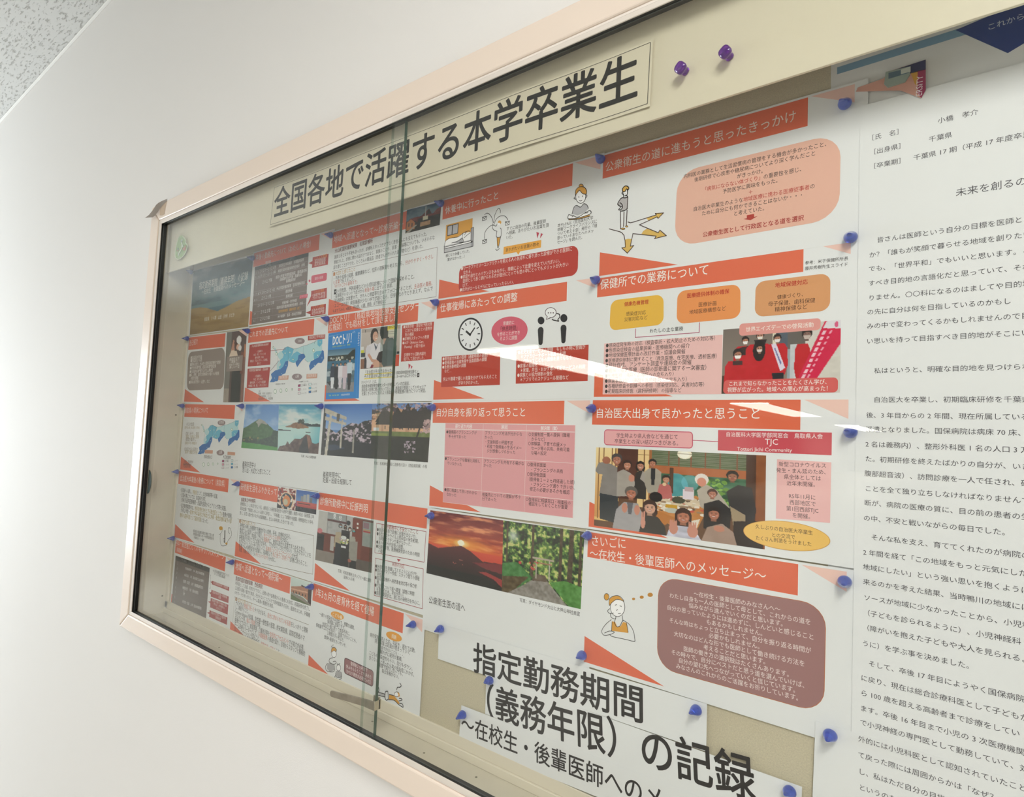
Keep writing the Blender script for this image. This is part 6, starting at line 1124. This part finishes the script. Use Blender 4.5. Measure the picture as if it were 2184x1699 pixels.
PINS = dict(A1=(410.6, 581), B1=(541.5, 550.6), C1=(708.5, 501.5), D1=(944, 434.5), E1=(1283.5, 342), A2=(402, 721.8), B2=(531, 706.3), C2=(700, 681), D2=(932, 645.7), E2=(1273, 598),
            A3=(391.5, 865.5), B3=(519, 866), C3=(688, 866.5), D3=(926, 869), E3=(1264, 871.2), A4=(381, 1005.4), B4=(509.5, 1031), C4=(680, 1057), D4=(922, 1099.5), E4=(1256, 1142),
            A5=(372, 1147.5), B5=(498, 1198.5), C5=(667, 1250.6))
for k, (x, y) in PINS.items():
    pin('blue', x, y, .0034, (rng.uniform(-9, 9), 0, rng.uniform(-9, 9)), 'blue push pin at the top left corner of the %s' % names[k])
for x, y, dd_, lab in ((1804, 223, .0034, 'blue push pin at the top right corner of the forked arrows slide'), (1815, 507, .0034, 'blue push pin at the top right corner of the three orange boxes slide'), (1816, 922, .0034, 'blue push pin at the top right corner of the dinner photo slide'), (1802, 1239, .0034, 'blue push pin at the top right corner of the pensive woman slide'),
                       (884, 1330.5, .0034, 'blue push pin below the right end of the kneeling mother title band'), (942, 1339.5, .0040, 'blue push pin at the left end of the uppermost heading strip'), (1244, 1396, .0040, 'blue push pin at the bottom left of the pensive woman slide'), (1488, 1512.5, .0042, 'blue push pin at the right end of the uppermost heading strip'),
                       (1046, 1450, .0048, 'blue push pin at the left end of the middle heading strip'), (990, 1521.5, .0054, 'blue push pin at the left end of the lowest heading strip'), (1686, 1687, .0048, 'blue push pin at the right end of the middle heading strip'), (1772, 1565.5, .0058, 'blue push pin at the top left corner of the lower typed page')):
    pin('blue', x, y, dd_, (rng.uniform(-10, 10), 0, rng.uniform(-10, 10)), lab)
pin('purple', 1462, 152, .0546, (8, 0, -6), 'left one of the two purple push pins on the cream valance')
pin('purple', 1556, 121, .0546, (4, 10, -4), 'right one of the two purple push pins on the cream valance')

# ------------------------------------------------------------------ leaf shaped magnet with a tiny bird
crop(340, 480, 21.24)
def lp(x, y, d): a = at(x, y, d); return (a[0], -d, a[1])
out = [(990, 432), (900, 470), (840, 560), (780, 760), (735, 960), (700, 1180), (690, 1380), (715, 1520), (790, 1590), (880, 1580), (1000, 1500), (1120, 1380), (1210, 1230), (1265, 1070), (1290, 930), (1270, 860), (1215, 790), (1210, 680), (1150, 550), (1070, 460)]
c_ = (985, 1010); d0, d1 = .0548, .0590
b = MB(); n = len(out)
f0 = [lp(x, y, d0) for x, y in out]; f1 = [lp(c_[0] + (x - c_[0]) * .98, c_[1] + (y - c_[1]) * .98, d1) for x, y in out]; f2 = [lp(c_[0] + (x - c_[0]) * .86, c_[1] + (y - c_[1]) * .90, d1 - .0006) for x, y in out]
m_rim = mat('leaf_rim', 'DDE3C4', 0.4)
b.raw(f0 + f1 + f2, [(i, (i + 1) % n, n + (i + 1) % n, n + i) for i in range(n)] + [(n + i, n + (i + 1) % n, 2 * n + (i + 1) % n, 2 * n + i) for i in range(n)] + [tuple(range(n))], m_rim)
org = lp(*c_, d0); leaf = b.build('leaf_magnet', None, False, 0, org); tag(leaf, 'green leaf shaped magnet with white rim at the left of the valance', 'magnet')
def lpart(name, polys, col, d, r=.3):
    b = MB()
    for pl in polys:
        pts = [lp(x, y, d) for x, y in pl]; ar = sum(pts[i][0] * pts[(i + 1) % len(pts)][2] - pts[(i + 1) % len(pts)][0] * pts[i][2] for i in range(len(pts)))
        b.poly(pts if ar > 0 else pts[::-1], mat('leaf_' + name, col, r))
    return b.build(name, leaf, origin=org)
lpart('green_glaze', [[(c_[0] + (x - c_[0]) * .86, c_[1] + (y - c_[1]) * .90) for x, y in out]], '7FA636', d1 - .0005, .2)
lpart('twig', [[(1010, 630), (1050, 640), (1030, 800), (1065, 960), (960, 1180), (900, 1260), (850, 1410), (825, 1390), (880, 1200), (990, 1040), (1000, 900), (995, 780)]], 'DDE6CC', d1 + .0004)
lpart('blossom', [[(1050, 1050), (1110, 1010), (1180, 900), (1205, 940), (1180, 1050), (1210, 1090), (1120, 1160), (1060, 1120)], [(785, 1140), (855, 1130), (850, 1180), (800, 1185)]], 'B8643C', d1 + .0003)
lpart('leaflet', [[(965, 680), (1000, 690), (1035, 740), (1000, 790), (975, 760)], [(810, 1040), (860, 1030), (870, 1110), (815, 1110)]], '3E5A3C', d1 + .0005)

# the work curve used for lettering is not part of the place
bpy.data.objects.remove(_to); bpy.data.curves.remove(_tc)
